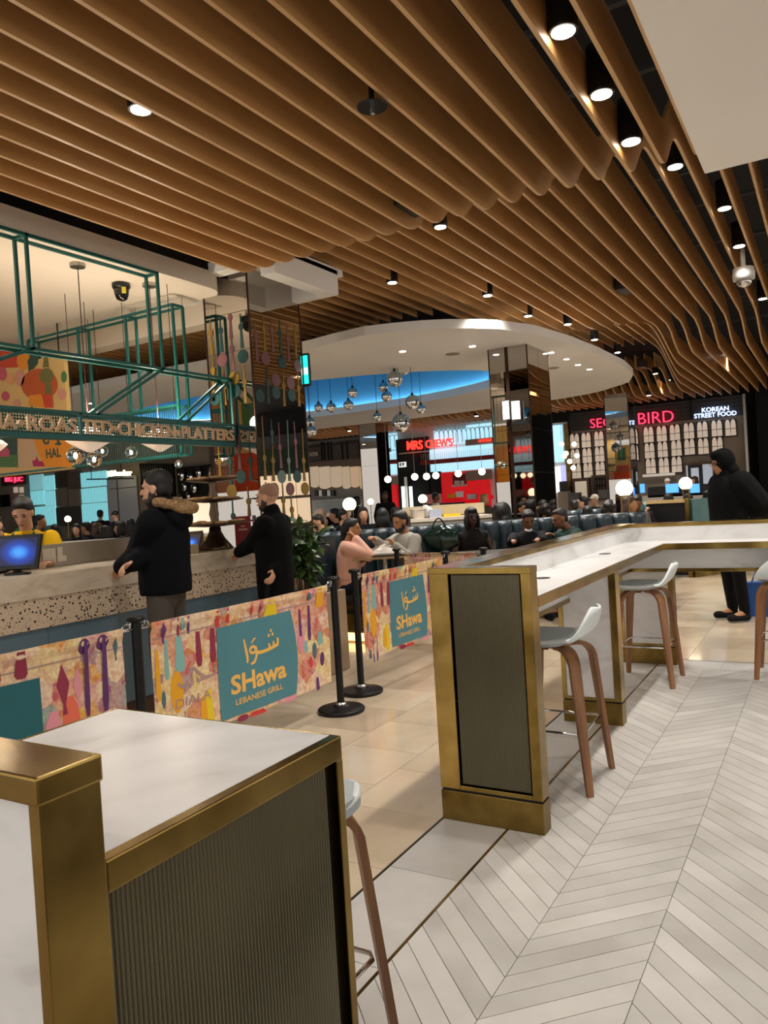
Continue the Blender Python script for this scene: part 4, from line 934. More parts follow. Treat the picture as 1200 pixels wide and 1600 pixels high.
c = gz(189, 443, ZS); t = thing('dome_camera', 'black dome security camera on the white soffit above the grill counter', 'camera', (c.x, c.y, ZS-.16))
MB().lathe([(.075, 0), (.08, -.03), (.07, -.05)], (c.x, c.y, ZS), 24).build('mount', 'black_plastic', t, smooth=True)
MB().lathe([(.07, -.045), (.06, -.10), (.045, -.14), (.015, -.155)], (c.x, c.y, ZS), 24).build('dome', 'black_gloss', t, smooth=True)
n = Vector((0, 0, EYE))-Vector((c.x, c.y, ZS-.08)); n.z = 0; n.normalize(); u = Vector((-n.y, n.x, 0)); MB().obox(Vector((c.x, c.y, ZS-.075))+n*.067+u*.02, u, UZ, n, .018, .028, .003).build('sticker', M('sticker', '#d8c63a', .6), t)
# ================================================================== FAR STALLS (fronts on one line)
YW = 21.0
def rect(x0, y0, x1, y1, Y):
    """world x range and z range of a pixel rectangle on plane Y (top-left, bottom-right)"""
    cx, cy = (x0+x1)/2, (y0+y1)/2
    return onY(x0, cy, Y).x, onY(x1, cy, Y).x, onY(cx, y1, Y).z, onY(cx, y0, Y).z
def pbox(x0, y0, x1, y1, Y, t=.04):
    a, b, c, d = rect(x0, y0, x1, y1, Y); return MB().box(a, b, Y, Y+t, c, d)
# ---- chicken stall with neon sign
sb = thing('food_stall', 'dark food stall with red neon bird sign and rows of white paper lanterns', 'food stall', (-4.3, YW+.3, 0))
xl, xr = onY(891.5, 700, YW).x, onY(1164, 660, YW).x; ztop = 3.56
NM('stall_taupe', [(.3, '#7d7164'), (.7, '#958878')], 1.2, .7)
MB().box(xl, xr, YW+.12, YW+.3, 0, ztop).build('wall', 'stall_taupe', sb)
zsg = onY(1085, 655, YW).z
NM('stall_charcoal', [(.3, '#1c1a1b'), (.7, '#2c292a')], 3., .55)
sb_board = MB().box(xl, xr, YW+.04, YW+.12, zsg, ztop).build('sign_board', 'stall_charcoal', sb).name
for i in range(7): MB().box(xl+.05, xr-.05, YW+.025, YW+.04, zsg+.08+i*.1, zsg+.095+i*.1).build('board_batten', M('batten', '#3a3636', .6), sb)
for x in (1079,): 
    px = onY(x, 640, YW).x; MB().box(px-.03, px+.03, YW+.0, YW+.04, zsg, ztop).build('board_divider', 'black_metal', sb)
px = onY(1163.5, 640, YW).x; MB().box(px-.03, px+.03, YW-.05, YW+.3, 0, ztop+.02).build('edge_post', 'steel', sb)
def letters(txt, x0, y0, x1, y1, Y, mat, root, bold=.0, depth=.04, name='neon_lettering', slope=None):
    p0 = onY(x0, y1, Y); p1 = onY(x1, y1+(slope if slope is not None else -.082*(x1-x0)), Y); h = onY(x0, y0, Y).z-p0.z
    lb = MB(); text_on(lb, txt, (p0.x, Y, p0.z), (p1-p0).normalized(), UZ, (p1-p0).length, h, depth, bold); return lb.build(name, mat, root)
EM('neon_red', '#ff2f4d', 3.2); EM('sign_bluewhite', '#b9d2ff', 2.6)
SBB = bpy.data.objects[sb_board]
letters('SEOUL', 923, 655, 985, 669, YW-.03, 'neon_red', SBB, -.014)
letters('BIRD', 998, 646, 1053, 663, YW-.03, 'neon_red', SBB, -.014)
letters('KOREAN', 1097, 637.5, 1139, 644.5, YW-.03, 'sign_bluewhite', SBB, .01, .03, 'sign_lettering')
letters('STREET FOOD', 1085, 647, 1151, 654, YW-.03, 'sign_bluewhite', SBB, .01, .03, 'sign_lettering')
# lantern frames: four paper panes each
M('lantern_paper', '#d6c8b6', .6, 0, '#ffe9d2', .28)
fw_, fh_ = .285, .44
fm = MB(); fm.box(-fw_/2, fw_/2, 0, .05, -fh_/2, fh_/2); fme = fm.mesh('lantern_frame', ['dark_panel'])
tall = [(-.058, 0), (.058, 0), (.055, .10), (.048, .16), (.034, .20), (.015, .218), (-.015, .218), (-.034, .20), (-.048, .16), (-.055, .10)]
pa = MB(); pa.prism(tall, (0, -.02, 0), UX, UZ, UY, .02); pame = pa.mesh('pane', ['lantern_paper'])
pb = MB(); pb.prism([(-.06, 0), (.06, 0), (.056, .165), (-.056, .165)], (0, -.02, 0), UX, UZ, UY, .02); pbme = pb.mesh('pane', ['lantern_paper'])
rows = [[(898, 690), (916, 688.5), (936, 686.5), (989, 683), (1013.5, 680), (1034, 678.5), (1054.5, 676.5), (1076.5, 674), (1097.5, 672), (1120, 670), (1141.5, 669)],
        [(899, 714), (917.5, 712.5), (937, 710.5), (990, 708.5), (1015, 705), (1035.5, 703), (1057, 701), (1077.5, 699), (1099, 698), (1121, 696.5)],
        [(901, 737), (919, 735.5), (938, 734), (1017, 729), (1037.5, 728), (1057.5, 726.5)]]
for r in rows:
    for (x, y) in r:
        c = onY(x, y, YW+.06); fo = inst(fme, 'lantern_frame', sb, Vector((c.x, c.y, c.z))-ROOT[sb.name])
        for s in (-1, 1):
            inst(pame, 'pane', fo, (s*.064, 0, -.005)); inst(pbme, 'pane', fo, (s*.064, 0, -.185))
# windows, shelves and back counter
def part(name, mat, x0, y0, x1, y1, Y, root, t=.04):
    a, b, c, d = rect(x0, y0, x1, y1, Y)
    if name in ('wall', 'counter_base', 'wall_black', 'counter', 'back_counter', 'lit_counter', 'door_post'): c = 0
    return MB().box(a, b, Y, Y+t, c, d).build(name, mat, root)
part('window_frame', M('wood_frame', '#6a4a32', .5), 1069, 722, 1117, 757, YW+.02, sb, .08)
part('pane', M('pane_pale', '#b8bcc4', .3, 0, '#c9d2e0', .35), 1072.5, 726, 1113.5, 757, YW-.0, sb, .03)
part('door_leaf', M('door_dark', '#22262b', .5), 1075, 726, 1098, 757, YW-.03, sb, .03)
part('door_glass', 'pane_pale', 1080, 731, 1092, 757, YW-.05, sb, .03)
part('shelf_unit', 'wood_frame', 924, 742, 950, 775, YW+.0, sb, .1)
part('shelf_unit', 'wood_frame', 895, 748, 921, 790, YW+.0, sb, .1)
part('pane', M('pane_warm', '#c9c2b4', .4, 0, '#ffe8cc', .3), 899, 752, 917, 786, YW-.02, sb, .03)
part('shelf_back', 'black_plastic', 927, 745, 947, 770, YW-.02, sb, .03)
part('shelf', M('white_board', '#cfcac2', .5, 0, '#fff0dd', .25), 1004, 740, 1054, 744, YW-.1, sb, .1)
part('counter_front', 'black_plastic', 1012, 758, 1122, 775, YW-.8, sb, .4)
for x0, x1 in ((1040, 1060), (1078, 1093), (1000, 1007)): part('menu_screen', EM('screen_blue', '#4b94f0', 1.1), x0, 756, x1, 770, YW-.84, sb, .04)
part('counter_base', 'grey_paint', 1004, 772, 1124, 800, YW-.8, sb, .4)
for k, x in enumerate((931, 935, 939, 943)):
    for y in (751, 761):
        c = onY(x, y, YW-.06); MB().lathe([(.03, -.08), (.032, .02), (.012, .05), (.012, .09)], c, 8).build('bottle', M('bottle_'+str(k % 2), ['#223018', '#5a2a1c'][k % 2], .2), sb)
part('till', 'slate', 888, 770, 904, 781, YW-.9, sb, .3); part('till', 'slate', 935, 765, 948, 778, YW-.9, sb, .3)
part('counter_base', 'grey_paint', 892, 783, 962, 800, YW-.8, sb, .4)
# small white globes by the entrance
gl = thing('globe_cluster', 'cluster of small white globe lights hanging beside the neon bird stall', 'pendant lamp', onY(880, 735, YW-1.2))
for x, y in ((877.5, 694), (897, 694), (884.5, 708.5), (901.5, 712), (882, 713), (890, 721), (895.5, 731)):
    c = onY(x, y, YW-1.2); MB().ell(c, (.065,)*3, n=12, mrings=8).build('globe', 'globe', gl, smooth=True); MB().cyl(c+UZ*.06, (c.x, c.y, 3.56), .004, n=5).build('cord', 'black_metal', gl)
# ---- lit window bay between column and stall
wb = thing('food_stall', 'narrow stall front with a tall pale blue lit panel and timber post', 'food stall', onY(878, 790, YW+.1))
wb.location.z = 0; ROOT[wb.name] = wb.location.copy()
part('wall', 'white_paint', 862, 660, 890, 800, YW+.1, wb, .2); part('light_panel', EM('pale_blue_light', '#a9d8f2', 1.15), 865, 664, 879, 722, YW+.02, wb, .08)
part('light_panel', EM('white_light', '#f2f4ff', 1.6), 866, 729, 876, 770, YW+.02, wb, .08); part('light_panel', EM('lilac_light', '#b9bff0', .9), 876, 727, 884, 755, YW+.02, wb, .08)
part('post', 'brass_dull', 884, 662, 891, 790, YW-.02, wb, .1)
part('menu_stand', 'dark_panel', 874, 752, 887, 770, YW-.4, wb, .05); part('counter', 'stall_taupe', 872, 768, 888, 800, YW-.5, wb, .3)
# ---- red fried chicken stall
mc = thing('food_stall', 'bright red and white fried chicken stall with arched tile lightboxes', 'food stall', (-10.6, YW+.3, 0))
part('wall', M('stall_white', '#d8d6d2', .6), 588, 655, 775, 830, YW+.3, mc, .2)
EM('ice_light', '#a9dcee', 1.0); EM('red_lit', '#d0101a', .5); EM('sign_red', '#ff2d22', 3.0); M('stall_red', '#c4101a', .5)
def sl(x, base, x0=680.): return base-(x-x0)*.085
for (x0, x1, ya, yb_) in ((590, 619, 678, 702), (678, 705, 672, 695), (705, 728, 670, 693), (729, 774, 662, 685)): part('lightbox', 'ice_light', x0, sl((x0+x1)/2, ya, (x0+x1)/2), x1, yb_, YW+.2, mc, .1)
for x in range(592, 774, 7):
    if 620 < x < 678: continue
    c0 = onY(x, sl(x, 684), YW+.14); r = .085; mb = MB(); mb.tube([c0+UX*(-r*math.cos(PI*i/10))+UZ*(.12+r*math.sin(PI*i/10)) for i in range(11)]+[c0+UX*r-UZ*.2], .011, 5); mb.build('arch_trim', M('arch_grey', '#6d7a80', .5), mc)
letters('MRS', 637, 689.5, 661, 703.5, YW-.05, 'sign_red', mc, .012, .05, 'sign_lettering'); letters("CHEW'S", 666, 687.5, 708, 700.5, YW-.05, 'sign_red', mc, .012, .05, 'sign_lettering')
p0, p1 = onY(624, 709, YW-.02), onY(668, 705, YW-.02); MB().bar(p0, p1, .06, .03).build('sign_rail', 'white_paint', mc)
part('fascia_board', 'grey_paint', 588, 701, 610, 707, YW+.12, mc, .06); part('fascia_board', 'grey_paint', 727, 685, 774, 694, YW+.12, mc, .06)
letters('CHICKEN', 748, 687, 768, 690.5, YW+.08, 'sign_red', mc, .0, .03, 'small_lettering')
part('lightbox', 'ice_light', 591, 706, 621, 742, YW+.2, mc, .1); part('lightbox', 'ice_light', 671, 698, 774, 735, YW+.2, mc, .1)
for x in list(range(592, 620, 3))+list(range(659, 774, 3)):
    y = 721.5-(x-680)*.085 if x > 650 else 722-(x-606)*.06
    c = onY(x, y, YW+.05); MB().ell(c, (.06, .05, .075), n=8, mrings=6).build('paper_lantern', M('lantern_red', '#7c1c18', .6), mc); MB().bar(c+UZ*.05, c+UZ*.26, .006).build('lantern_cord', 'white_paint', mc)
part('wall_black', 'wall_black', 622, 684, 672, 822, YW+.12, mc, .1); part('wall_black', 'wall_black', 672, 737, 690, 822, YW+.12, mc, .1)
part('red_panel', 'red_lit', 592, 745, 620, 800, YW+.16, mc, .1); part('red_panel', 'red_lit', 686, 736, 765, 800, YW+.16, mc, .1)
part('grey_panel', 'grey_paint', 611, 744, 622, 757, YW+.1, mc, .05); part('grey_panel', 'grey_paint', 727, 735, 768, 750, YW+.1, mc, .05)
part('red_recess', M('red_dark', '#6e0a10', .6), 707, 741, 728, 757, YW+.12, mc, .05); part('shelf', 'stall_white', 706, 757, 728, 760, YW+.04, mc, .1)
for x in (710, 714, 720): part('cup', 'stall_white', x, 751, x+4, 757, YW+.04, mc, .06)
for x in (628, 640): part('tube_light', EM('tube_white', '#eaf6f2', 1.8), x, 760, x+4, 800, YW-.2, mc, .05)
part('door_post', 'steel', 633.5, 745, 638, 822, YW-.05, mc, .06)
part('exit_sign', M('exit_sign', '#e8ece8', .5, 0, '#eef6ee', .8), 623, 722, 634, 730, YW-.1, mc, .04)
c = onY(624.5, 728.5, YW-.12); MB().box(c.x, c.x+.045, c.y, c.y+.02, c.z, c.z+.1).build('exit_pictogram', 'black_plastic', mc)
c = onY(630, 726, YW-.12); MB().prism([(-.05, .05), (.05, .05), (0, -.05)], c, UX, UZ, -UY, .01).build('exit_arrow', 'black_plastic', mc)
part('counter_front', 'black_plastic', 668, 786, 720, 797, YW-1.2, mc, .3); part('counter_base', 'dark_panel', 606, 797, 775, 830, YW-1.2, mc, .3)
part('glass_guard', M('guard', '#b5564c', .15), 666, 772, 690, 787, YW-1.0, mc, .02)
part('yellow_bowl', M('bowl_yellow', '#e0a21c', .5), 699, 772, 708, 778, YW-.6, mc, .2); part('worktop_red', 'red_lit', 690, 776, 765, 782, YW-.4, mc, .3)
part('counter_items', 'stall_white', 712, 768, 722, 777, YW-.5, mc, .1); part('counter_items', 'steel', 730, 772, 744, 780, YW-.5, mc, .1)
# ---- grey stall behind the booths
gb = thing('food_stall', 'brown clad food stall with a scalloped cream awning and white tiled kitchen', 'food stall', (-16.5, YW+.3, 0))
part('wall', 'grey_paint', 478, 685, 587, 830, YW+.3, gb, .2)
part('fascia', M('stall_brown', '#4b4039', .6), 480, 691, 562, 720, YW+.1, gb, .15); part('fascia', M('stall_brown2', '#6a5b50', .6), 480, 719, 564, 731, YW+.05, gb, .15)
for x in (501, 505, 511, 516, 533, 541, 560): part('fascia_rib', 'black_metal', x, 690-(x-520)*.05, x+1.2, 719, YW+.05, gb, .08)
part('fascia_rail', 'black_metal', 482, 694, 562, 695.4, YW+.02, gb, .06)
letters('OONS', 484, 707, 497, 713, YW+.03, 'stall_white', gb, .0, .02, 'sign_lettering')
aw = ['#c9bfb0', '#d1c7b8', '#cdbfae', '#c9b8a2', '#d8a468']
xa = [484, 498, 516, 534, 547, 561, 566]
for i in range(6):
    a, b, c_, d_ = rect(xa[i]+.6, 729, xa[i+1]-.6, 762+(2 if i % 2 else 0), YW-.1); w_ = b-a
    poly = [(0, d_-c_), (w_, d_-c_)]+[(w_-w_*k/6, .05*math.sin(PI*k/6)*-1+.05) for k in range(7)]
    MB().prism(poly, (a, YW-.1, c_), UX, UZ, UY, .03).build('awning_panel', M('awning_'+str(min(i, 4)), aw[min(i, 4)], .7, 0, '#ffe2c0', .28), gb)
part('shelf_band', M('shelf_grey', '#77797a', .5), 484, 765, 566, 778, YW+.1, gb, .1)
for x in (491, 504, 517, 498, 511): part('kitchen_pan', 'black_plastic' if x in (491, 504, 517) else 'steel', x, 766, x+5, 775, YW, gb, .1)
NM('white_tile_m', [(.3, '#aeb6ba'), (.7, '#c2cacd')], 3., .3)
a, b, c_, d_ = rect(486, 779, 566, 800, YW+.12); nx, nz = 18, 4
tm = MB().box(.004, (b-a)/nx-.004, 0, .03, .004, (d_-c_)/nz-.004).mesh('tile', ['white_tile_m'])
for i in range(nx):
    for j in range(nz): inst(tm, 'wall_tile', gb, Vector((a+(b-a)/nx*i, YW+.1, c_+(d_-c_)/nz*j))-ROOT[gb.name])
part('counter', 'white_paint', 486, 800, 587, 806, YW-.4, gb, .4); part('counter_base', 'dark_panel', 486, 806, 587, 835, YW-.4, gb, .3)
part('back_stall', 'white_paint', 566, 735, 587, 770, YW+.2, gb, .1); part('back_shelf', 'black_metal', 566, 758, 587, 770, YW+.05, gb, .1); part('back_counter', 'grey_paint', 566, 775, 587, 805, YW+.0, gb, .2)
# ---- far left stalls (turquoise tiles, burger stall)
YL = 21.0
fl = thing('food_stall', 'far stall with glowing turquoise ribbed tile panels beside a grey kitchen', 'food stall', (-28, YL+.3, 0))
part('wall', 'stall_taupe', -60, 690, 330, 835, YL+.4, fl, .2)
EM('turq', '#8fd6de', .8); EM('turq_dim', '#9cc4c8', .55)
for (x0, y0, x1, y1) in ((38, 742, 68, 767), (68, 743, 86, 767), (39, 767, 70, 790), (70, 767, 87, 791), (55, 791, 88, 822), (126, 737, 167, 761), (127, 762, 168, 786), (128, 786, 170, 822)):
    part('turquoise_panel', 'turq' if x0 != 38 else 'turq_dim', x0, y0, x1-.8, y1-1, YL+.3, fl, .06)
    a, b, c_, d_ = rect(x0, y0, x1-.8, y1-1, YL+.29); mb = MB(); k = int((b-a)/.09)
    for i in range(k): mb.box(a+(b-a)*i/k, a+(b-a)*i/k+.025, YL+.28, YL+.3, c_, d_)
    mb.build('panel_ribs', M('turq_rib', '#8ac6cc', .4, 0, '#7fc8d0', .35), fl)
part('dark_panel', 'stall_brown', 86, 737, 106, 762, YL+.3, fl, .05); part('pale_panel', 'stall_brown2', 106, 737, 126, 764, YL+.3, fl, .05)
for i, x in enumerate((87, 94, 106.5, 116)): part('awning_panel', M('awn_grey', '#8b7f72', .7), x, 764, x+[6.5, 11, 9, 9.5][i], 790, YL+.2, fl, .05)
part('kitchen_band', 'slate', 88, 792, 128, 822, YL+.3, fl, .05); part('white_door', M('door_white', '#b8bcc8', .4), 168, 745, 215, 825, YL+.3, fl, .05)
part('door_joint', 'slate', 184, 750, 185, 822, YL+.28, fl, .02); part('rail', 'slate', 170, 762, 213, 763, YL+.28, fl, .02)
EM('bleecker', '#fff3c0', 3.0)
letters('bleecker', 176, 735, 207, 744, YL-.6, 'bleecker', fl, .03, .06, 'sign_lettering', -1)
for i, y in enumerate((736, 739.4, 742.6)): part('burger_mark', 'bleecker', 167.5, y, 174, y+2, YL-.6, fl, .06)
p0, p1 = onY(136, 749, YL-.5), onY(208, 747.5, YL-.5); MB().bar(p0, p1, .06, .05).build('sign_rail', 'black_metal', fl)
for x in (143, 190): p0 = onY(x, 748, YL-.5); MB().bar(p0, p0+UZ*.7, .02).build('sign_rod', 'black_metal', fl)
for i in range(14): part('dark_slat', 'black_metal', 219+i*3.9, 724, 221.4+i*3.9, 780, YL+.1, fl, .08)
part('slat_backing', M('slat_back', '#8b8a6c', .6), 219, 724, 276, 780, YL+.2, fl, .04)
part('dark_bar', 'wall_black', 276, 728, 330, 792, YL+.25, fl, .05)
for i, (x, y, s) in enumerate(((283, 742, 9), (297, 745, 8), (310, 738, 8), (288, 760, 7), (303, 762, 8), (294, 775, 6), (282, 778, 6))):
    c = onY(x, y, YL+.1); MB().ell(c, (s*.018, .06, s*.026), n=10, mrings=7).build('hanging_glassware', 'chrome', fl, smooth=True)
part('lit_counter', M('lit_cream', '#e8d8c0', .5, 0, '#ffe9c8', .8), 282, 784, 332, 826, YL-2.5, fl, .3)
sg = thing('food_stall', 'far stall with a red neon sign above white paper lanterns, behind the grill staff', 'food stall', onY(18, 800, YL-.5)); sg.location.z = 0; ROOT[sg.name] = sg.location.copy()
part('wall', 'stall_taupe', -40, 738, 38, 825, YL-.4, sg, .3); part('sign_board', 'stall_charcoal', 2, 742, 38, 758, YL-.5, sg, .1)
letters('BIG JUC', 9, 746, 36, 755, YL-.56, 'neon_red', sg, .0, .04, 'neon_lettering', -1)
part('shelf', 'black_metal', 0, 773, 12, 792, YL-.55, sg, .1)
for x, y in ((24, 766), (33, 766), (33, 778)): part('lantern', 'lantern_paper', x-3, y-5, x+2.5, y+4, YL-.55, sg, .05)
# ---- stall seen only in the mirrors, right of the neon stall
rs = thing('food_stall', 'stall front of backlit cream panels in black frames under a leafy band', 'food stall', (5, 21.2, 0))
MB().box(1.5, 9, 21.5, 21.7, 0, 4).build('wall', 'stall_charcoal', rs)
for i in range(7):
    for z0, z1 in ((.9, 1.75), (1.85, 2.6)): MB().box(1.6+i*1.05, 2.55+i*1.05, 21.4, 21.5, z0, z1).build('light_panel', EM('cream_light', '#ffe6c4', 1.1), rs)
MB().box(1.5, 9, 21.3, 21.5, 2.75, 3.5).build('leaf_band', NM('hedge', [(.35, '#0f1c10'), (.65, '#2c4426')], 14., .8, bump=.6), rs)

# ================================================================== CHROME GLOBE PENDANTS
def chrome_mat():
    mt, nt, b = new_mat('half_chrome'); L = nt.links.new; b.inputs['Metallic'].default_value = 1; b.inputs['Roughness'].default_value = .05
    v = coords(nt, (1, 1, 1), 'Generated'); s = nt.nodes.new('ShaderNodeSeparateXYZ'); L(v, s.inputs[0])
    r = ramp(nt, [(.0, '#f4f4f4'), (.46, '#e8e8e8'), (.5, '#a4b1b6'), (1, '#b9c6ca')]); L(s.outputs['Z'], r.inputs['Fac']); L(r.outputs['Color'], b.inputs['Base Color'])
    MATS['half_chrome'] = mt
chrome_mat()
for i, (px, py, r) in enumerate(((498, 637, 7), (517.5, 637, 8), (544.5, 633, 8), (551, 613.5, 8), (599, 605, 8), (604, 619.5, 8.5), (617, 592, 12.5), (632, 578, 8), (644.5, 628.5, 11.5), (658, 639.5, 7.5), (626.5, 661, 14.5), (589.5, 651.5, 7), (484, 660, 8), (486, 674, 9))):
    dd_ = 12.6-.1*(i % 4)
    if i in (6, 8, 10): dd_ = 11.6
    c = dep(px, py, dd_); rr = r*dd_/F
    t = thing('globe_pendant', ('large' if r > 11 else 'small')+' half-chromed globe pendant hanging in the blue recess', 'pendant lamp', (c.x, c.y, c.z-rr), 'chrome globe pendants under the oval ceiling')
    MB().ell(c, (rr, rr, rr), n=28, mrings=20).build('globe', 'half_chrome', t, smooth=True)
    MB().cyl(c+UZ*(rr*.96), c+UZ*(rr+.03), .02, n=10).build('cap', 'black_metal', t)
    MB().cyl(c+UZ*rr, Vector((c.x, c.y, 4.349 if ((c.x-OC.x)/4.5)**2+((c.y-OC.y)/2.3)**2 < 1 else ZO)), .004, n=6).build('cord', 'black_metal', t)

# ================================================================== DOWNLIGHTS
def downlight(c, lab, group, energy, r=.052, tall=.14, ang=115, label_unique=None, col=(1, .94, .86), lens='lamp_lens'):
    t = thing('downlight', lab, 'downlight', (c.x, c.y, c.z), group); c = Vector(c)
    MB().lathe([(r+.012, 0), (r+.014, .01), (r+.014, tall), (r*.5, tall+.002)], c, 24).build('can', 'black_plastic', t)
    MB().cyl(c+UZ*.002, c-UZ*.004, r, r*.96, 24).build('lens', lens, t)
    if energy: spot('lamp', c-UZ*.07, energy, ang, col, .7, .05, t)
    return t
for i, (px, py) in enumerate(((880, 50), (940, 148), (986, 222), (1055, 261), (1132, 326), (1155, 385), (1192, 467))):
    z = 3.56 if i < 3 else 3.92
    downlight(gz(px, py, z), 'black can downlight in the row beside the flat white ceiling panel', 'downlights along the white panel', 95 if i < 3 else 95, .055, .25)
for q in ((-.50, .75), (-.55, -.3)): downlight(Vector((-.73, q[1], 3.52)), 'black can downlight in the row beside the flat white ceiling panel', 'downlights along the white panel', 34, .055, .25)
downlight(gz(220, 172, 3.52), 'single bright downlight between the wooden baffles above the grill queue', None, 90, .05)
downlight(gz(688, 355, 3.6), 'small downlight tucked under a rounded baffle end beside the black speaker', None, 40, .045)
for px, py in ((613, 442), (762, 462), (825, 494), (887, 507), (929, 531), (965, 551), (1001, 571), (1024, 584), (1044, 594)):
    downlight(gz(px, py, 3.86), 'small bright downlight set between the raised wooden baffles', 'downlights between the far baffles', 190, .05)
for px, py in ((159, 487), (283, 458)): downlight(gz(px, py, ZS+.2)-UZ*.0, 'recessed downlight in the cream ceiling over the grill kitchen', 'downlights over the grill kitchen', 110, .05, .02)
for px, py in ((629, 549), (738, 541), (885, 561), (903, 570), (921, 577), (861, 551)):
    c = gz(px, py, ZO); c.z -= .002; downlight(c, 'small recessed downlight in the white oval ceiling', 'downlights in the oval ceiling', 170, .045, .02)
for px, py in ((707, 553), (864, 575)):
    c = gz(px, py, ZO); solo(MB().lathe([(.10, -.006), (.105, -.002), (.1, 0)], c, 24), 'ceiling_speaker', 'grey_paint', 'round flush ceiling speaker in the white oval', 'speaker', 'oval ceiling speakers')
# made-up downlights added to brighten the grill, the seats and the far hall
for x, y, e in ((-5.6, 3.0, 40), (-5.8, 1.2, 40), (-2.2, .4, 14), (-2.2, -1.0, 20), (1.2, 8.5, 120), (.8, 12, 120), (-1.6, 16, 120), (-3.6, 18.7, 90), (-8, 18.8, 90), (-12, 18.8, 90), (-8, 9, 45), (-11, 9, 45), (-14, 11, 60), (-20, 17, 150), (-24, 17, 150), (-16, 18.5, 120)):
    z = ZS-.002 if x < -4.9 and y < 5 else (3.86 if x > -3 else (3.56 if y > 17 or x < -17.5 else ZO-.002))
    if x > -3 and y < 5.1: z = 3.52
    if x < -17.5: z = 3.9
    downlight(Vector((x, y, z)), 'round downlight added to the hall ceiling as fill light', 'added fill downlights', e*2.6, .05, .1)
# other ceiling fittings
c = gz(581, 156, 3.5); t = thing('sprinkler_plate', 'black round sprinkler plate below the wooden baffles', 'sprinkler', (c.x, c.y, 3.44)); cz = Vector((c.x, c.y, 3.46))
MB().lathe([(.075, 0), (.078, .006), (.07, .012)], cz, 28).build('plate', 'black_metal', t); MB().cyl(cz-UZ*.03, cz, .012, n=12).build('head', 'chrome', t); MB().cyl(cz+UZ*.012, cz+UZ*.35, .014, n=10).build('pipe', 'black_metal', t)
for i, (px, py, z, lab) in enumerate(((674, 320, 3.58, 'black box speaker mounted between the near baffles'), (975, 456, 3.90, 'black box speaker mounted between the raised baffles'), (1018, 573, 3.8, 'small black box speaker mounted among the farthest baffles'))):
    c = gz(px, py, z); X = -.03-.2*round((-.03-c.x)/.2)-.1; mb = MB(); mb.bbox(X-.065, X+.065, c.y-.16, c.y+.16, z, z+.16, .01); t = thing('box_speaker', lab, 'speaker', (X, c.y, z)); mb.build('cabinet', 'black_plastic', t)
    MB().bar((X, c.y, z+.16), (X, c.y, z+.7), .02).build('bracket', 'black_metal', t); MB().box(X-.05, X+.05, c.y-.163, c.y-.16, z+.02, z+.14).build('grille', 'dark_panel', t)
c = dep(1162, 430, 8.3); t = thing('dome_camera', 'white hanging dome security camera below the open black ceiling', 'camera', (c.x, c.y, c.z-.13))
MB().lathe([(.11, -.05), (.115, .02), (.105, .075), (.06, .085)], c, 28).build('housing', M('cam_white', '#c9c5bf', .4), t, smooth=True); MB().lathe([(.085, -.05), (.075, -.09), (.05, -.12), (.01, -.135)], c, 24).build('dome', 'chrome', t, smooth=True)
MB().cyl(c+UZ*.08, Vector((c.x, c.y, 4.3)), .025, n=12).build('stem', 'cam_white', t)

# ================================================================== BOOTHS
M('table_top', '#3a3128', .4); M('table_oak', '#b79a68', .45)
def bench(a, b, label, mat='navy_leather', zt=1.16, depth=.16, seg=.17, seat=True, side=1):
    """upholstered booth back from a to b (plan), tufted into upright channels; seat on the camera side"""
    a, b = Vector((a[0], a[1], 0)), Vector((b[0], b[1], 0)); d = b-a; L = d.length; d.normalize(); n = Vector((d.y, -d.x, 0))
    if n.dot(Vector((0, 0, 0))-a) < 0: n = -n
    n = n*side
    t = thing('booth_bench', label, 'bench', a.lerp(b, .5))
    MB().obox(a.lerp(b, .5)-n*(depth*.3)+UZ*(zt*.5-.03), d, n, UZ, L/2, depth*.3, zt*.5-.03).build('bench_back', mat, t)
    k = max(2, int(L/seg)); w_ = L/k; mb = MB(); N = 8; prof = [(0, .46)]+[(0, .5+i*.1) for i in range(6)]+[(-.01, zt-.06), (-.04, zt-.015), (-.09, zt), (-.13, zt-.015)]
    vs = []
    for (o_, z) in prof:
        for j in range(N+1): s_ = j/N; vs.append((s_*w_, .05*math.sin(PI*s_)**.5+.03+o_, z))
    mb.smooth = True; mb.add([d*x+n*y+UZ*z for x, y, z in vs], [(i*(N+1)+j, i*(N+1)+j+1, (i+1)*(N+1)+j+1, (i+1)*(N+1)+j) for i in range(len(prof)-1) for j in range(N)])
    me = mb.mesh('channel', [mat])
    for i in range(k): inst(me, 'channel', t, a+d*(i*w_)-ROOT[t.name])
    if seat:
        MB().obox(a.lerp(b, .5)+n*.28+UZ*.40, d, n, UZ, L/2, .26, .07).build('seat', mat, t); MB().obox(a.lerp(b, .5)+n*.26+UZ*.17, d, n, UZ, L/2-.02, .2, .17).build('seat_base', 'brass_dull', t)
    return t
BA, BB = dep(470, 835, 9.15), dep(905, 830, 9.7)
b1 = bench(BA, BB, 'long navy leather booth bench behind the printed barrier banners')
BC = dep(1135, 815, 9.6)
bench(BB+Vector((.02, .02, 0)), dep(1010, 815, 9.6), 'navy leather booth bench running behind the marble bar ledge')
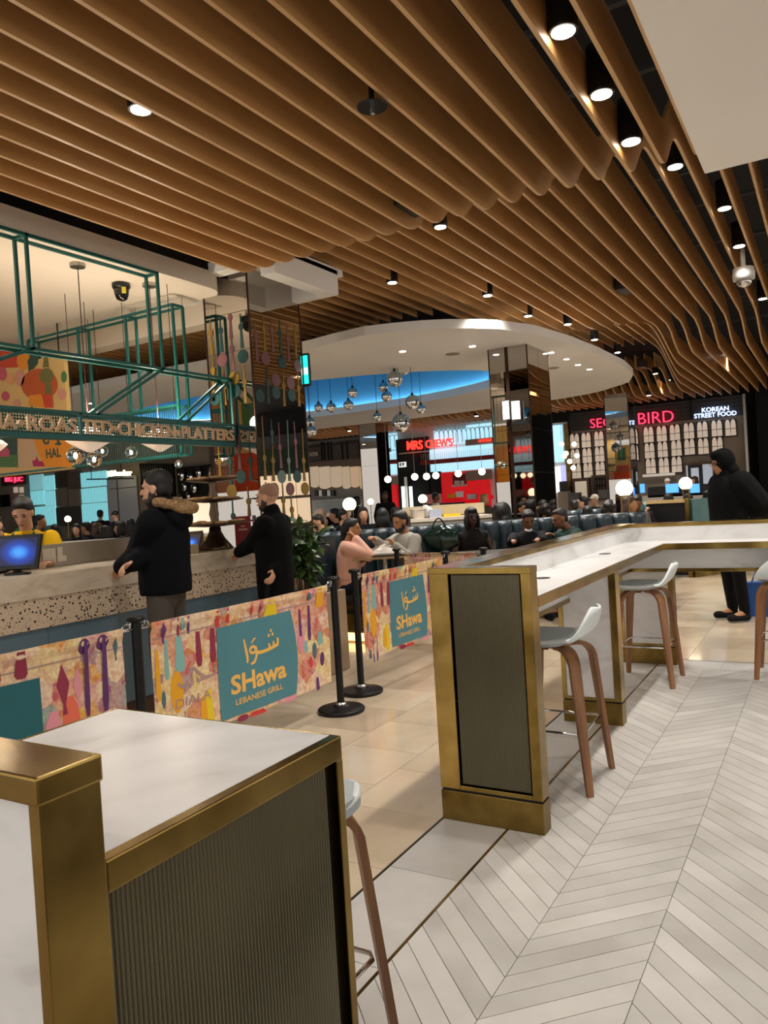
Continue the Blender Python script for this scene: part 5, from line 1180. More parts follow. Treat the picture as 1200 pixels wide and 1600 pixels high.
# bench end with brass edge and lit plinth
c = dep(502, 880, 8.5); mb = MB(); mb.bbox(c.x-.03, c.x+.03, c.y-.25, c.y+.25, 0, 1.14, .006); t = thing('booth_end', 'navy booth end panel with a brass edge and a warm lit plinth', 'booth panel', (c.x, c.y, 0)); mb.build('panel', 'navy_leather', t)
MB().bbox(c.x-.035, c.x+.035, c.y-.29, c.y-.25, 0, 1.15, .004).build('brass_edge', 'brass', t)
q = dep(540, 925, 8.1); MB().box(q.x-.5, q.x+.35, q.y+.1, q.y+.13, .02, .10).build('plinth_light', EM('warm_led', '#ffd083', 3.0), t); MB().box(q.x-.5, q.x+.35, q.y+.12, q.y+.4, .10, .30).build('plinth', 'brass', t)
# second row further back
bench(dep(500, 808, 12.6), dep(640, 805, 12.9), 'second navy booth bench behind the couple at the table', seat=False, zt=1.12)
bench(dep(1005, 790, 13.3), dep(1060, 786, 13.5), 'teal booth bench in front of the neon bird stall', 'teal_leather', seat=False, zt=1.2)
bench(dep(870, 800, 12.4), dep(960, 795, 12.6), 'navy booth bench behind the diners by the mirrored column', seat=False, zt=1.15)
# teal booth with brass corner behind bar (right)
t = thing('booth_end', 'teal leather booth end with a brass corner post behind the bar', 'booth panel', dep(1100, 800, 12.2)); t.location.z = 0; ROOT[t.name] = t.location.copy()
a, b = dep(1078, 800, 12.0), dep(1160, 790, 12.6)
for nm, mat_, z0, z1, th in (('panel', 'teal_leather', .25, 1.22, .05), ('plinth', 'brass_dull', 0, .25, .04)):
    d = Vector((b.x-a.x, b.y-a.y, 0)); L = d.length; d.normalize(); n = Vector((d.y, -d.x, 0)); MB().obox(Vector((a.x, a.y, (z0+z1)/2))+d*L/2, d, n, UZ, L/2, th, (z1-z0)/2).build(nm, mat_, t)
MB().box(a.x-.06, a.x+.0, a.y-.06, a.y+.02, 0, 1.24).build('corner_post', 'brass', t)
c = dep(1040, 800, 12.2); mb = MB(); e = dep(1074, 800, 12.05); MB().bar(Vector((c.x-.3, c.y+.1, 1.2)), Vector((e.x, e.y, 1.2)), .1, .05).build('shelf', 'table_oak', t)
MB().bar(Vector((c.x-.3, c.y+.1, .6)), Vector((e.x, e.y, .6)), .06, 1.15).build('dark_front', 'black_plastic', t)
# tray station
t = thing('tray_station', 'pale tray station with stacked white boxes and yellow trays behind the booth', 'tray station', dep(705, 830, 11.2)); t.location.z = 0; ROOT[t.name] = t.location.copy()
a, b = dep(638, 810, 11.2), dep(768, 806, 11.4); d = Vector((b.x-a.x, b.y-a.y, 0)); L = d.length; d.normalize(); n = Vector((d.y, -d.x, 0)); n = n if n.y < 0 else -n; A0 = Vector((a.x, a.y, 0))
zz = lambda py, D: dep(700, py, D).z
for nm, mat_, y0, y1, w0, w1 in (('cabinet', 'dark_panel', 1000, 822, 0, .5), ('front_rail', 'grey_paint', 822, 813, -.02, .5), ('upstand', M('sand_panel', '#b9aa8a', .6), 806, 789, .35, .4), ('shelf', 'white_paint', 813, 808, -.03, .5)):
    z0 = 0 if y0 == 1000 else zz(y0, 11.2); z1 = zz(y1, 11.2); MB().obox(A0+d*L/2-n*((w0+w1)/2)+UZ*((z0+z1)/2), d, n, UZ, L/2, (w1-w0)/2, (z1-z0)/2).build(nm, mat_, t)
MB().obox(A0-d*.02-n*.2+UZ*.6, d, n, UZ, .04, .25, .64).build('end_post', M('post_brown', '#3f2c20', .5), t)
zs_ = zz(808, 11.2)
for i, (px, w_, h_, mat_, lab, cat) in enumerate(((658, .10, .13, 'white_paint', 'white plastic tub on the tray station', 'tub'), (683, .09, .12, M('box_lilac', '#a9b0c4', .6), 'pale lilac box on the tray station', 'box'), (672, .07, .2, M('bag_clear', '#c4c4c4', .4), 'crumpled clear bag on the tray station', 'bag'), (709, .13, .04, M('tray_yellow', '#e2b91e', .5), 'stack of yellow trays on the tray station', 'trays'))):
    q = A0+d*((px-638)/(768-638)*L)-n*.2; mb = MB()
    if i == 2: mb.ell(q+UZ*(zs_+.1), (.09, .07, .1), n=12, mrings=8); mb.v = [(x+.02*math.sin(40*z), y+.02*math.sin(33*x+5*z), max(z, zs_)) for x, y, z in mb.v]
    elif i == 0: mb.lathe([(.09, 0), (.12, h_), (.125, h_), (.125, h_+.015), (.02, h_+.015)], q+UZ*zs_, 20)
    else: mb.obox(q+UZ*(zs_+h_/2), d, n, UZ, w_, .1, h_/2)
    solo(mb, cat.replace(' ', '_') if i != 3 else 'tray_stack', mat_, lab, cat)
# globe lamps on rods
def globe_lamp(px, py, r, dd_, lab, post_to, rods=2):
    c = dep(px, py, dd_); rr = r*dd_/F; zb_ = 0.; t = thing('globe_lamp', lab, 'lamp', (c.x, c.y, zb_), 'white globe lamps on brass rods')
    MB().ell(c, (rr, rr, rr), n=24, mrings=16).build('globe', 'globe', t, smooth=True); MB().cyl(c-UZ*(rr*1.02), c-UZ*(rr*.82), rr*.55, n=20).build('cup', 'brass', t)
    for s in ((-1, 1) if rods == 2 else (0,)): MB().cyl(Vector((c.x, c.y, zb_))+CR*(s*rr*.5), c-UZ*rr*.95+CR*(s*rr*.45), .008, n=8).build('rod', 'brass', t)
    MB().cyl((c.x, c.y, zb_), (c.x, c.y, zb_+.015), rr*.8, n=16).build('base', 'brass', t)
globe_lamp(975.5, 763, 13, 9.9, 'large white globe lamp on brass rods beside the smiling diner', 826)
globe_lamp(1071, 755.5, 10, 12.7, 'white globe lamp in front of the neon bird stall counter', 795)
globe_lamp(546, 788, 10.5, 10.0, 'white globe lamp behind the woman in the pink jacket', 818)
globe_lamp(1142, 749, 8, 13.2, 'white globe lamp half hidden by the person in the black puffer coat', 795, 1)
globe_lamp(660.5, 779.5, 7, 13.0, 'white globe lamp above the tray station', 805, 1); globe_lamp(784.5, 772, 7.5, 12.2, 'white globe lamp in front of the mirrored column', 800, 1)
globe_lamp(579, 784, 5, 17.0, 'small white globe lamp in front of the far mirrored column', 815, 1); globe_lamp(106, 811, 5, 18.0, 'small white globe lamp among the far left diners', 830, 1)
for px, py in ((606, 749), (648, 745), (666.5, 744.5), (681, 743), (716, 740), (753, 737)):
    c = dep(px, py, 19.5); t = thing('globe_pendant', 'small white globe pendant in front of the red stall', 'pendant lamp', (c.x, c.y, c.z-.09), 'white globe pendants of the red stall')
    MB().ell(c, (.088,)*3, n=16, mrings=10).build('globe', 'globe', t, smooth=True); MB().cyl(c+UZ*.08, Vector((c.x, c.y, ZO if c.y < 16.6 else 4.9)), .006, n=5).build('cord', 'steel', t)
# tables
def table(c, label, top='table_top', w_=.7, d_=.6, z=.75, ang=0.):
    t = thing('dining_table', label, 'table', (c.x, c.y, 0)); c = Vector((c.x, c.y, 0)); u = Vector((math.cos(ang), math.sin(ang), 0)); n = Vector((-u.y, u.x, 0))
    MB().obox(c+UZ*(z-.015), u, n, UZ, w_/2, d_/2, .015).build('table_top', top, t); MB().obox(c+UZ*(z-.035), u, n, UZ, w_/2+.004, d_/2+.004, .012).build('table_edge', 'table_oak', t)
    MB().cyl(c+UZ*.02, c+UZ*(z-.04), .035, n=14).build('stem', 'steel', t); MB().lathe([(.22, 0), (.22, .012), (.04, .03)], c, 24).build('foot', 'black_metal', t); return t
T1 = dep(600, 866, 8.72); table(T1, 'dining table with a paper-covered tray between the couple', ang=.5, z=.90, w_=.75)
T1z = .90
c = dep(602, 850, 8.7); mb = MB(); u_, n_ = Vector((math.cos(.5), math.sin(.5), 0)), Vector((-math.sin(.5), math.cos(.5), 0))
rr = random.Random(4); N = 12; vs = []
for j in range(N+1):
    for i in range(N+1):
        x, y = (i/N-.5), (j/N-.5); ht = .012+.06*math.exp(-((x*2.2)**2+(y*2.4)**2))*(.6+.8*rr.random()) + .02*rr.random()
        vs.append(Vector((c.x, c.y, T1z))+u_*(x*.42)+n_*(y*.28)+UZ*(ht if 0 < i < N and 0 < j < N else .004))
mb.add(vs, [(j*(N+1)+i, j*(N+1)+i+1, (j+1)*(N+1)+i+1, (j+1)*(N+1)+i) for j in range(N) for i in range(N)])
solo(mb, 'food_wrapper', M('paper_white', '#d9d3ca', .8), 'crumpled white food wrapper on the table between the couple', 'wrapper')
T2 = dep(800, 862, 8.45); table(T2, 'dining table with plates in front of the woman in black lace', ang=.45, z=.86, w_=1.2)
Z2 = .86
def plate(px, py, dd_, lab, r=.11):
    c = gz(px, py, Z2); t = thing('plate', lab, 'plate', (c.x, c.y, Z2)); c = Vector((c.x, c.y, Z2))
    ds = MB().lathe([(r*.6, 0), (r, .016), (r, .02), (r*.6, .006)], c, 24).build('dish', M('plate_white', '#d8d4cc', .3), t); rr = random.Random(int(px))
    for i in range(6): a = rr.random()*6.28; MB().ell(c+Vector((math.cos(a)*r*.4, math.sin(a)*r*.4, .02)), (.03, .025, .02), n=8, mrings=6).build('food', [M('food_tan', '#b98a54', .8), M('food_red', '#a8281c', .6), M('food_green', '#5a7a3a', .7)][i % 3], ds, smooth=True)
plate(806, 849, 8, 'plate of food with red sauce in front of the woman in black lace'); plate(755, 850, 8, 'small plate beside the drinking glass on the booth table', .09)
c = gz(813, 846, Z2); solo(MB().lathe([(.035, 0), (.04, .05), (.043, .07), (.03, .075)], Vector((c.x, c.y, Z2)), 18), 'sauce_pot', 'food_red', 'small red sauce pot on the booth table', 'pot')
c = gz(773, 858, Z2); solo(MB().lathe([(.03, 0), (.036, .10), (.034, .10), (.028, .006)], Vector((c.x, c.y, Z2)), 20), 'drinking_glass', 'glass_clear', 'clear drinking glass on the booth table', 'glass')
# planter with leafy plant
c = dep(474, 900, 6.9); pl = thing('potted_plant', 'bushy dark green leafy plant in a low pale planter behind the men', 'plant', (c.x, c.y, 0)); c = Vector((c.x, c.y, 0))
MB().bbox(c.x-.42, c.x+.30, c.y-.20, c.y+.22, 0, .72, .01).build('planter', M('planter_beige', '#a8957c', .6), pl); MB().box(c.x-.38, c.x+.26, c.y-.16, c.y+.18, .70, .728).build('soil', M('soil', '#3a3026', .95), pl)
lm = MB(); K = 6
for i in range(K):
    t0, t1 = i/K, (i+1)/K; w0, w1 = .022*math.sin(PI*t0)**.7, .022*math.sin(PI*t1)**.7; f = lambda t, w_: (w_, t*.13, .03*math.sin(t*2.2)-.02*t*t)
    lm.add([f(t0, -w0), f(t0, w0), f(t1, w1), f(t1, -w1)], [(0, 1, 2, 3)])
NM('leaf', [(.3, '#24401c'), (.7, '#4d7034')], 6., .4, rnd=.35)
lme = lm.mesh('leaf', ['leaf']); rr = random.Random(11)
for s in range(9):
    a = rr.random()*6.28; top = c+Vector((math.cos(a)*rr.uniform(.05, .22), math.sin(a)*rr.uniform(.05, .2), rr.uniform(1.05, 1.42))); b0 = c+Vector((math.cos(a)*.05, math.sin(a)*.05, .7))
    pts = [b0.lerp(top, i/6)+Vector((0, 0, .06*math.sin(PI*i/6))) for i in range(7)]; stm = MB().tube(pts, .006, 5).build('stem', M('stem_green', '#3a4a24', .7), pl)
    for i in range(24):
        q = b0.lerp(top, .25+.75*rr.random()); o = inst(lme, 'leaf', stm, q-ROOT[pl.name]); o.rotation_euler = (rr.uniform(-.9, .7), rr.uniform(-.7, .7), rr.random()*6.28); k = rr.uniform(.8, 1.35); o.scale = (k*1.1, k, k)

# bags
c = dep(690, 842, 9.15); mb = MB(); mb.smooth = True; mb.ell((c.x, c.y, c.z), (.24, .12, .17), n=20, mrings=14); mb.v = [(x+.012*math.sin(31*z+9*y), y+.012*math.sin(27*x), z) for x, y, z in mb.v]
t = thing('handbag', 'glossy dark green bag resting on the navy booth beside the woman with the bob', 'bag', (c.x, c.y, c.z-.17)); mb.build('bag_body', M('bag_green', '#0c211b', .18), t)
MB().tube([(c.x-.10+.20*i/10, c.y-.05, c.z+.12+.13*math.sin(PI*i/10)) for i in range(11)], .009, 6).build('handle', 'bag_green', t)
c = gz(1192, 962); t = thing('shopping_bag', 'blue shopping bag standing on the floor behind the bar beside the puffer coat', 'bag', c); mb = MB()
mb.add([(c.x-.17, c.y-.08, 0), (c.x+.17, c.y-.08, 0), (c.x+.17, c.y+.08, 0), (c.x-.17, c.y+.08, 0), (c.x-.21, c.y-.07, .36), (c.x+.2, c.y-.07, .38), (c.x+.2, c.y+.07, .38), (c.x-.21, c.y+.07, .36)], [(0, 1, 2, 3), (4, 5, 6, 7), (0, 1, 5, 4), (1, 2, 6, 5), (2, 3, 7, 6), (3, 0, 4, 7)])
mb.build('bag_body', M('bag_blue', '#1c4f96', .5), t); MB().tube([(c.x-.09+.18*i/8, c.y-.07, .36+.16*math.sin(PI*i/8)) for i in range(9)], .008, 6).build('handle', 'bag_blue', t)
# ================================================================== PEOPLE
FUSED = []
def capsule(mb, a, b, r0, r1, n=10):
    a, b = Vector(a), Vector(b); mb.cyl(a, b, r0, r1, n); mb.ell(a, (r0,)*3, n=n, mrings=7); mb.ell(b, (r1,)*3, n=n, mrings=7)
def fuse(mb, name, mat, parent, voxel, smooth_it=3, factor=.5):
    """blend the overlapping lumps into one continuous skin"""
    me = bpy.data.meshes.new(name); me.from_pydata(mb.v, [], mb.f); me.update(); o = bpy.data.objects.new(name, me); COL.objects.link(o)
    md = o.modifiers.new('r', 'REMESH'); md.mode = 'VOXEL'; md.voxel_size = voxel
    if smooth_it: ms = o.modifiers.new('s', 'SMOOTH'); ms.factor = factor; ms.iterations = smooth_it
    md.use_smooth_shade = True; me.materials.append(MATS[mat] if isinstance(mat, str) else mat); FUSED.append(o)
    o.parent = parent; return o
for n_, h in (('skin_light', '#c99a7c'), ('skin_tan', '#a8764f'), ('skin_brown', '#7a4f33'), ('skin_dark', '#3c2419')):
    NM(n_, [(.3, h), (.7, h)], 8., .5)
def CM(h, rough=.85):
    mt = M('cloth_'+h.strip('#'), h, rough); mt.node_tree.nodes['Principled BSDF'].inputs['Specular IOR Level'].default_value = .15; return mt
for n_, h in (('hair_black', '#0d0a09'), ('hair_dark', '#1a120d'), ('hair_brown', '#3a2416'), ('hair_grey', '#8d8a86'), ('hair_blonde', '#b08a58'), ('beard', '#241710')): M(n_, h, .6)
NM('fur', [(.3, '#6a4a2c'), (.7, '#a98a5e')], 60., .9, detail=8, bump=.9)
def person(label, loc, face, h=1.72, ztop=None, seated=False, lean=0., hyaw=0., hpitch=0., wl=None, wr=None, top='#111111', legs='#1a1a20', skin='skin_light', hair=('short', 'hair_dark'), voxel=.013, puff=.018, sleeve=1., extra=(), hem=.0, beard=None, fingers=True, shoes='#181818', apron=None, collar=0., group=None, stoop=0.):
    """loc: plan position on the floor, face: plan direction looked at; wl / wr: world targets for the wrists"""
    fx, fy = face[0], face[1]; ang = math.atan2(fy, fx)-PI/2; base = Vector((loc[0], loc[1], 0)); s = h/1.75
    P = thing('person', label, 'person', base, group, ang)
    Ri = Matrix.Rotation(-ang, 3, 'Z'); loc_ = lambda p: Ri @ (Vector(p)-base)
    pz = .95*s
    if seated: pz = (ztop if ztop else 1.3)-.785*s*math.cos(lean*.6)
    elif ztop: pz = .95*s
    pel = Vector((0, 0, pz)); RL = Matrix.Rotation(-lean, 3, 'X')
    up = lambda x, y, z: pel+RL @ Vector((x*s, y*s, (z-.95)*s))
    waist, chest, nb = up(0, 0, 1.09), up(0, -.005, 1.27), up(0, -.02+stoop, 1.45)
    hc = up(0, .025+stoop*2, 1.625)
    RH = Matrix.Rotation(hyaw, 3, 'Z') @ Matrix.Rotation(-(hpitch+lean*.3), 3, 'X'); hp = lambda x, y, z: hc+RH @ Vector((x*s, y*s, z*s))
    sh = {-1: up(-.185, -.01, 1.40), 1: up(.185, -.01, 1.40)}
    arms = {}
    for sd, tgt in ((-1, wl), (1, wr)):
        a = sh[sd]; u_, f_ = .285*s, .255*s
        w_ = loc_(tgt) if tgt is not None else a+Vector((sd*.06, .04 if not seated else .28, (-.51 if not seated else -.36)))*s
        d = w_-a; L = d.length
        if L > (u_+f_)*.985: w_ = a+d*((u_+f_)*.985/L); d = w_-a; L = d.length
        if L < .12: w_ = a+d*(.12/max(L, 1e-4)); d = w_-a; L = d.length
        ca = max(-1, min(1, (u_*u_+L*L-f_*f_)/(2*u_*L))); hgt = u_*math.sqrt(1-ca*ca); pole = Vector((sd*.55, -.55, -.8)); dn = d.normalized(); pp = (pole-dn*pole.dot(dn)).normalized()
        arms[sd] = (a, a+dn*(u_*ca)+pp*hgt, w_)
    leg = {}
    for sd in (-1, 1):
        hip = pel+Vector((sd*.095, 0, -.03))*s
        if seated: kn = Vector((sd*.12*s, .43*s, max(pz-.02, .46))); an = Vector((sd*.12*s, .40*s, .09)); 
        else: kn = Vector((sd*.105, .025, .50))*s; an = Vector((sd*.11, -.02, .09))*s
        leg[sd] = (hip, kn, an, an+Vector((sd*.02, .15, -.045))*s)
    # ---------------- body
    b = MB(); S = lambda v: tuple(x*s for x in v)
    RB = RL
    b.ell(pel, S((.16, .11, .12)), RB); b.ell(waist, S((.135, .095, .15)), RB); b.ell(chest, S((.165, .115, .17)), RB); capsule(b, sh[-1].lerp(chest, .12), sh[1].lerp(chest, .12), .062*s, .062*s)
    capsule(b, nb, hp(0, -.015, -.06), .056*s, .052*s)
    b.ell(hp(0, -.008, .034), S((.073, .092, .086)), RH, 16, 12); b.ell(hp(0, .016, -.025), S((.061, .074, .092)), RH, 14, 10); b.ell(hp(0, .052, -.088), S((.030, .028, .026)), RH)
    capsule(b, hp(0, .088, .012), hp(0, .106, -.026), .009*s, .0125*s, 8); b.ell(hp(0, .086, -.058), S((.024, .013, .011)), RH); b.ell(hp(0, .076, .024), S((.05, .018, .012)), RH)
    for sd in (-1, 1):
        b.ell(hp(sd*.074, -.004, -.008), S((.010, .021, .031)), RH)
        a, e, w_ = arms[sd]; capsule(b, a, e, .052*s, .041*s); capsule(b, e, w_, .041*s, .027*s)
        hip, kn, an, toe = leg[sd]; capsule(b, hip, kn, .082*s, .056*s); capsule(b, kn, an, .054*s, .036*s); capsule(b, an, toe, .04*s, .03*s)
        fd = (w_-e).normalized(); sx = Vector((sd, 0, 0)); sx = (sx-fd*sx.dot(fd)); sx = sx.normalized() if sx.length > .1 else fd.orthogonal().normalized(); dn = fd.cross(sx).normalized()
        if dn.z > 0: dn = -dn
        palm = w_+fd*(.045*s); Rm = Matrix((sx, dn, fd)).transposed(); b.ell(palm, S((.038, .016, .052)), Rm)
        for i, (o_, ln) in enumerate(((-.028, .062), (-.010, .075), (.010, .072), (.028, .058))):
            r0 = palm+sx*(o_*s)+fd*(.038*s); k1 = r0+(fd*.75+dn*.4).normalized()*(ln*.5*s); k2 = k1+(fd*.3+dn*.9).normalized()*(ln*.5*s)
            capsule(b, r0, k1, .0092*s, .0085*s, 7); capsule(b, k1, k2, .0085*s, .0072*s, 7)
        th0 = palm-sx*(sd*sd*.034*s)-fd*(.02*s); th1 = th0+(fd*.7-sx*.6+dn*.3).normalized()*(.036*s); capsule(b, th0, th1, .011*s, .009*s, 7); capsule(b, th1, th1+(fd*.9+dn*.3).normalized()*(.028*s), .009*s, .0075*s, 7)
    fuse(b, 'body', skin, P, voxel*.8 if voxel < .012 else voxel, 2, .4)
    # ---------------- clothes
    t = MB(); q = puff
    G = lambda v: tuple(x*s+q for x in v)
    zr = [(.97-hem*.9 if not seated else .93, .152, .115), (1.02, .160, .118), (1.10, .158, .114), (1.20, .164, .118), (1.30, .172, .122), (1.38, .165, .105), (1.44, .115, .085), (1.48, .07, .066)]
    if seated: zr = zr[1:]
    N = 20; vs = []
    for z, rx, ry in zr:
        for i in range(N): a_ = 2*PI*i/N; c_, s_ = math.cos(a_), math.sin(a_); vs.append(up((rx+q/s)*math.copysign(abs(c_)**.85, c_), (ry+q/s)*math.copysign(abs(s_)**.85, s_), z))
    K = len(zr); t.add(vs, [(j*N+i, j*N+(i+1) % N, (j+1)*N+(i+1) % N, (j+1)*N+i) for j in range(K-1) for i in range(N)]+[tuple(range(N))[::-1], tuple(range((K-1)*N, K*N))])
    if seated: t.ell(pel+UZ*(.03*s), G((.155, .115, .12)), RB)
    capsule(t, sh[-1].lerp(chest, .10), sh[1].lerp(chest, .10), .060*s+q*.7, .060*s+q*.7)
    if collar: capsule(t, nb-UZ*.02, nb+(hc-nb)*.35, .066*s+collar, .062*s+collar)
    else: t.ell(nb-UZ*.01, (.072*s+q*.4, .066*s+q*.4, .035*s), RB)
    if sleeve > 0:
        for sd in (-1, 1):
            a, e, w_ = arms[sd]; capsule(t, a, e if sleeve >= .5 else a.lerp(e, sleeve*2), .056*s+q, .047*s+q*.9)
            if sleeve > .5: capsule(t, e, e.lerp(w_, min(1, (sleeve-.5)*2)*.97), .047*s+q*.9, .033*s+q*.7)
    tm = top if top in MATS else CM(top); jk = fuse(t, 'jacket' if puff > .025 else 'top', tm, P, max(.014, voxel), 4 if puff < .03 else 3)
    l = MB(); l.ell(pel-UZ*(.01*s), tuple(x*s+.012 for x in (.158, .112, .11)), RB)
    for sd in (-1, 1):
        hip, kn, an, toe = leg[sd]; capsule(l, hip, kn, .088*s+.008, .064*s+.008); capsule(l, kn, an.lerp(kn, .04), .062*s+.008, .05*s+.006)
    fuse(l, 'trousers', CM(legs), P, max(.016, voxel), 4)
    if voxel < .0135 or not seated:
        for sd in (-1, 1):
            hip, kn, an, toe = leg[sd]; f = MB(); capsule(f, an+Vector((0, -.02, -.045)), toe+Vector((0, .02, .0)), .045, .04); f.v = [(x, y, max(z, 0.)) for x, y, z in f.v]; fuse(f, 'shoe', CM(shoes), P, .014, 2)
    # ---------------- head dress
    st, hm = hair; g = MB()
    if st in ('short', 'crop', 'long', 'bob', 'curly', 'bun', 'tail'):
        k = .004 if st == 'crop' else .010
        g.ell(hp(0, -.020, .056), tuple(x*s+k for x in (.073, .084, .072)), RH, 16, 12); g.ell(hp(0, -.050, .004), tuple(x*s+k for x in (.067, .050, .065)), RH)
        g.ell(hp(0, .030, .100), S((.056, .050, .026)), RH)
    if st == 'shaved': g.ell(hp(0, -.012, .042), S((.0748, .0918, .0835)), RH, 18, 14)
    if st == 'long': g.ell(hp(0, -.075, -.12), S((.088, .05, .17)), RH); g.ell(hp(0, -.09, -.24), S((.07, .04, .14)), RH); [g.ell(hp(sd*.075, -.015, -.06), S((.022, .045, .11)), RH) for sd in (-1, 1)]
    if st == 'bob': g.ell(hp(0, -.05, -.05), S((.095, .07, .11)), RH); [g.ell(hp(sd*.078, .012, -.05), S((.024, .05, .10)), RH) for sd in (-1, 1)]; g.ell(hp(0, .06, .09), S((.06, .04, .03)), RH)
    if st == 'curly':
        rr = random.Random(5)
        for i in range(26): a_ = rr.uniform(0, 6.28); g.ell(hp(.085*math.cos(a_), -.05+.05*math.sin(a_), rr.uniform(-.25, .06)), S((.045, .045, .045)), RH)
    if st == 'bun': g.ell(hp(0, -.10, .05), S((.045, .045, .045)), RH)
    if st == 'tail': g.ell(hp(0, -.11, -.03), S((.035, .04, .10)), RH); g.ell(hp(0, -.12, -.13), S((.028, .03, .10)), RH)
    if st == 'cap': g.ell(hp(0, -.008, .05), S((.084, .10, .078)), RH); g.ell(hp(0, .10, .045), S((.06, .05, .012)), RH)
    if st == 'hood': g.ell(hp(0, -.03, .02), S((.115, .115, .135)), RH, 14, 10); g.ell(hp(0, -.07, -.10), S((.13, .09, .10)), RH); g.ell(hp(0, .02, .09), S((.085, .08, .055)), RH)
    if st == 'scarf': g.ell(hp(0, -.02, .04), S((.088, .10, .092)), RH); g.ell(hp(0, -.03, -.09), S((.085, .075, .10)), RH)
    if g.v: fuse(g, {'cap': 'cap', 'hood': 'hood', 'scarf': 'headscarf'}.get(st, 'hair'), hm, P, .009 if voxel < .012 else .014, 2, .4)
    if voxel < .0135:
        e = MB()
        for sd in (-1, 1): e.ell(hp(sd*.030, .0805, .008), S((.013, .008, .006)), RH, 8, 6)
        e.build('eyes', M('eye_dark', '#15100d', .2), P, True, True)
        e = MB()
        for sd in (-1, 1): e.ell(hp(sd*.031, .0885, .030), S((.018, .006, .004)), RH, 8, 6)
        e.build('eyebrows', hm if st not in ('cap', 'hood', 'scarf', 'none') else 'hair_dark', P, True, True)
        e = MB(); e.ell(hp(0, .0965, -.059), S((.021, .006, .007)), RH, 8, 6); e.build('lips', M('lips_'+skin, {'skin_light': '#8f5348', 'skin_tan': '#774437', 'skin_brown': '#5c3328', 'skin_dark': '#33191a'}[skin], .4), P, True, True)
    if beard:
        e = MB(); e.ell(hp(0, .035, -.082), S((.058, .052, .042)), RH); e.ell(hp(0, .082, -.041), S((.026, .013, .007)), RH); [e.ell(hp(sd*.052, .012, -.045), S((.014, .030, .05)), RH) for sd in (-1, 1)]; fuse(e, 'beard', beard, P, .009, 2, .4)
    for x in extra:
        if x == 'fur':
            e = MB(); rr = random.Random(3)
            for i in range(22): a_ = PI*(1.0+1.0*i/21); e.ell(up(.115*math.cos(a_), -.03+.19*math.sin(a_), 1.54+.06*math.sin(a_))+Vector((0, 0, rr.uniform(-.012, .012))), (.042, .042, .036))
            fuse(e, 'fur_trim', 'fur', jk, .011, 1, .3)
        if x == 'hoodback': e = MB(); e.ell(up(0, -.12, 1.42), S((.14, .09, .09)), RB); fuse(e, 'hood', tm, jk, .014, 3)
        if x == 'glasses':
            e = MB()
            for sd in (-1, 1): e.tube([hp(sd*.032+.023*math.cos(2*PI*i/14), .098, .006+.018*math.sin(2*PI*i/14)) for i in range(14)], .0022*s, 5, True); e.bar(hp(sd*.055, .097, .01), hp(sd*.076, .0, .012), .004)
            e.bar(hp(-.01, .099, .008), hp(.01, .099, .008), .004); e.build('glasses', 'black_plastic', P, True)
        if x == 'shades':
            e = MB(); [e.ell(hp(sd*.034, .075, .098), S((.026, .008, .018)), RH, 10, 6) for sd in (-1, 1)]; e.bar(hp(-.01, .08, .098), hp(.01, .08, .098), .004); e.build('sunglasses', 'black_gloss', P, True, True)
        if x == 'patch': e = MB(); a, el, w_ = arms[1]; m_ = a.lerp(el, .55); e.obox(m_+Vector((.075, 0, 0)), UY, UZ, UX, .008, .014, .004); e.build('sleeve_patch', M('patch_white', '#d8d4cc', .6), jk, True)
        if x == 'pack': e = MB(); e.ell(up(0, -.20, 1.22), S((.16, .10, .23)), RB); e.ell(up(0, -.29, 1.12), S((.11, .05, .12)), RB); fuse(e, 'backpack', NM('camo', [(.35, '#4a4232'), (.5, '#7d7258'), (.65, '#5c5038')], 14., .8), P, .016, 2)
        if x == 'scarfp': e = MB(); capsule(e, up(0, .03, 1.44), up(.02, .13, 1.25), .05, .04); e.ell(up(0, 0, 1.45), (.08, .075, .04)); fuse(e, 'neck_scarf', CM('#c98a8a'), P, .014, 2)
        if x == 'stripe': e = MB(); [e.tube([up(.205*math.cos(2*PI*i/24), .155*math.sin(2*PI*i/24), z) for i in range(24)], .016, 6, True) for z in (1.18, 1.26)]; e.build('stripes', CM('#6a3a6a'), jk, True, True)
        if x == 'quilt':
            e = MB(); [e.tube([up((.185+q*.98+.006*math.sin(z*9))*math.cos(2*PI*i/32), (.135+q*.98)*math.sin(2*PI*i/32), z) for i in range(32)], .007, 5, True) for z in (.86, .97, 1.08, 1.19)]; e.build('quilt_seams', 'black_plastic', jk, True, True)
        if x == 'mask': e = MB(); e.ell(hp(0, .045, -.12), S((.05, .045, .02)), RH, 12, 6); e.build('chin_mask', 'paper_white', P, True, True)
    if apron:
        e = MB(); N = 10; pts = []
        for z, w_ in ((1.36, .085), (1.22, .10), (1.10, .155), (.95, .165), (.72, .17)):
            for i in range(N+1): a_ = -1+2*i/N; pts.append(up(w_*a_, (.125+q+.004)*math.sqrt(max(.05, 1-(w_*a_/.20)**2))+.012, z))
        e.add(pts, [(j*(N+1)+i, j*(N+1)+i+1, (j+1)*(N+1)+i+1, (j+1)*(N+1)+i) for j in range(4) for i in range(N)])
        for sd in (-1, 1): e.tube([up(sd*.08, .145+q*.6, 1.35), up(sd*.085, .10+q, 1.44), up(sd*.06, -.02, 1.49)], .012, 6)
        o = e.build('apron', CM(apron), P, True); 
    return P
HR = Vector((CR.x, CR.y, 0)).normalized(); HF = Vector((CF.x, CF.y, 0)).normalized()
def at(px, d_): p = dep(px, 800, d_); return (p.x, p.y)
def ztp(px, py, d_): return dep(px, py, d_).z
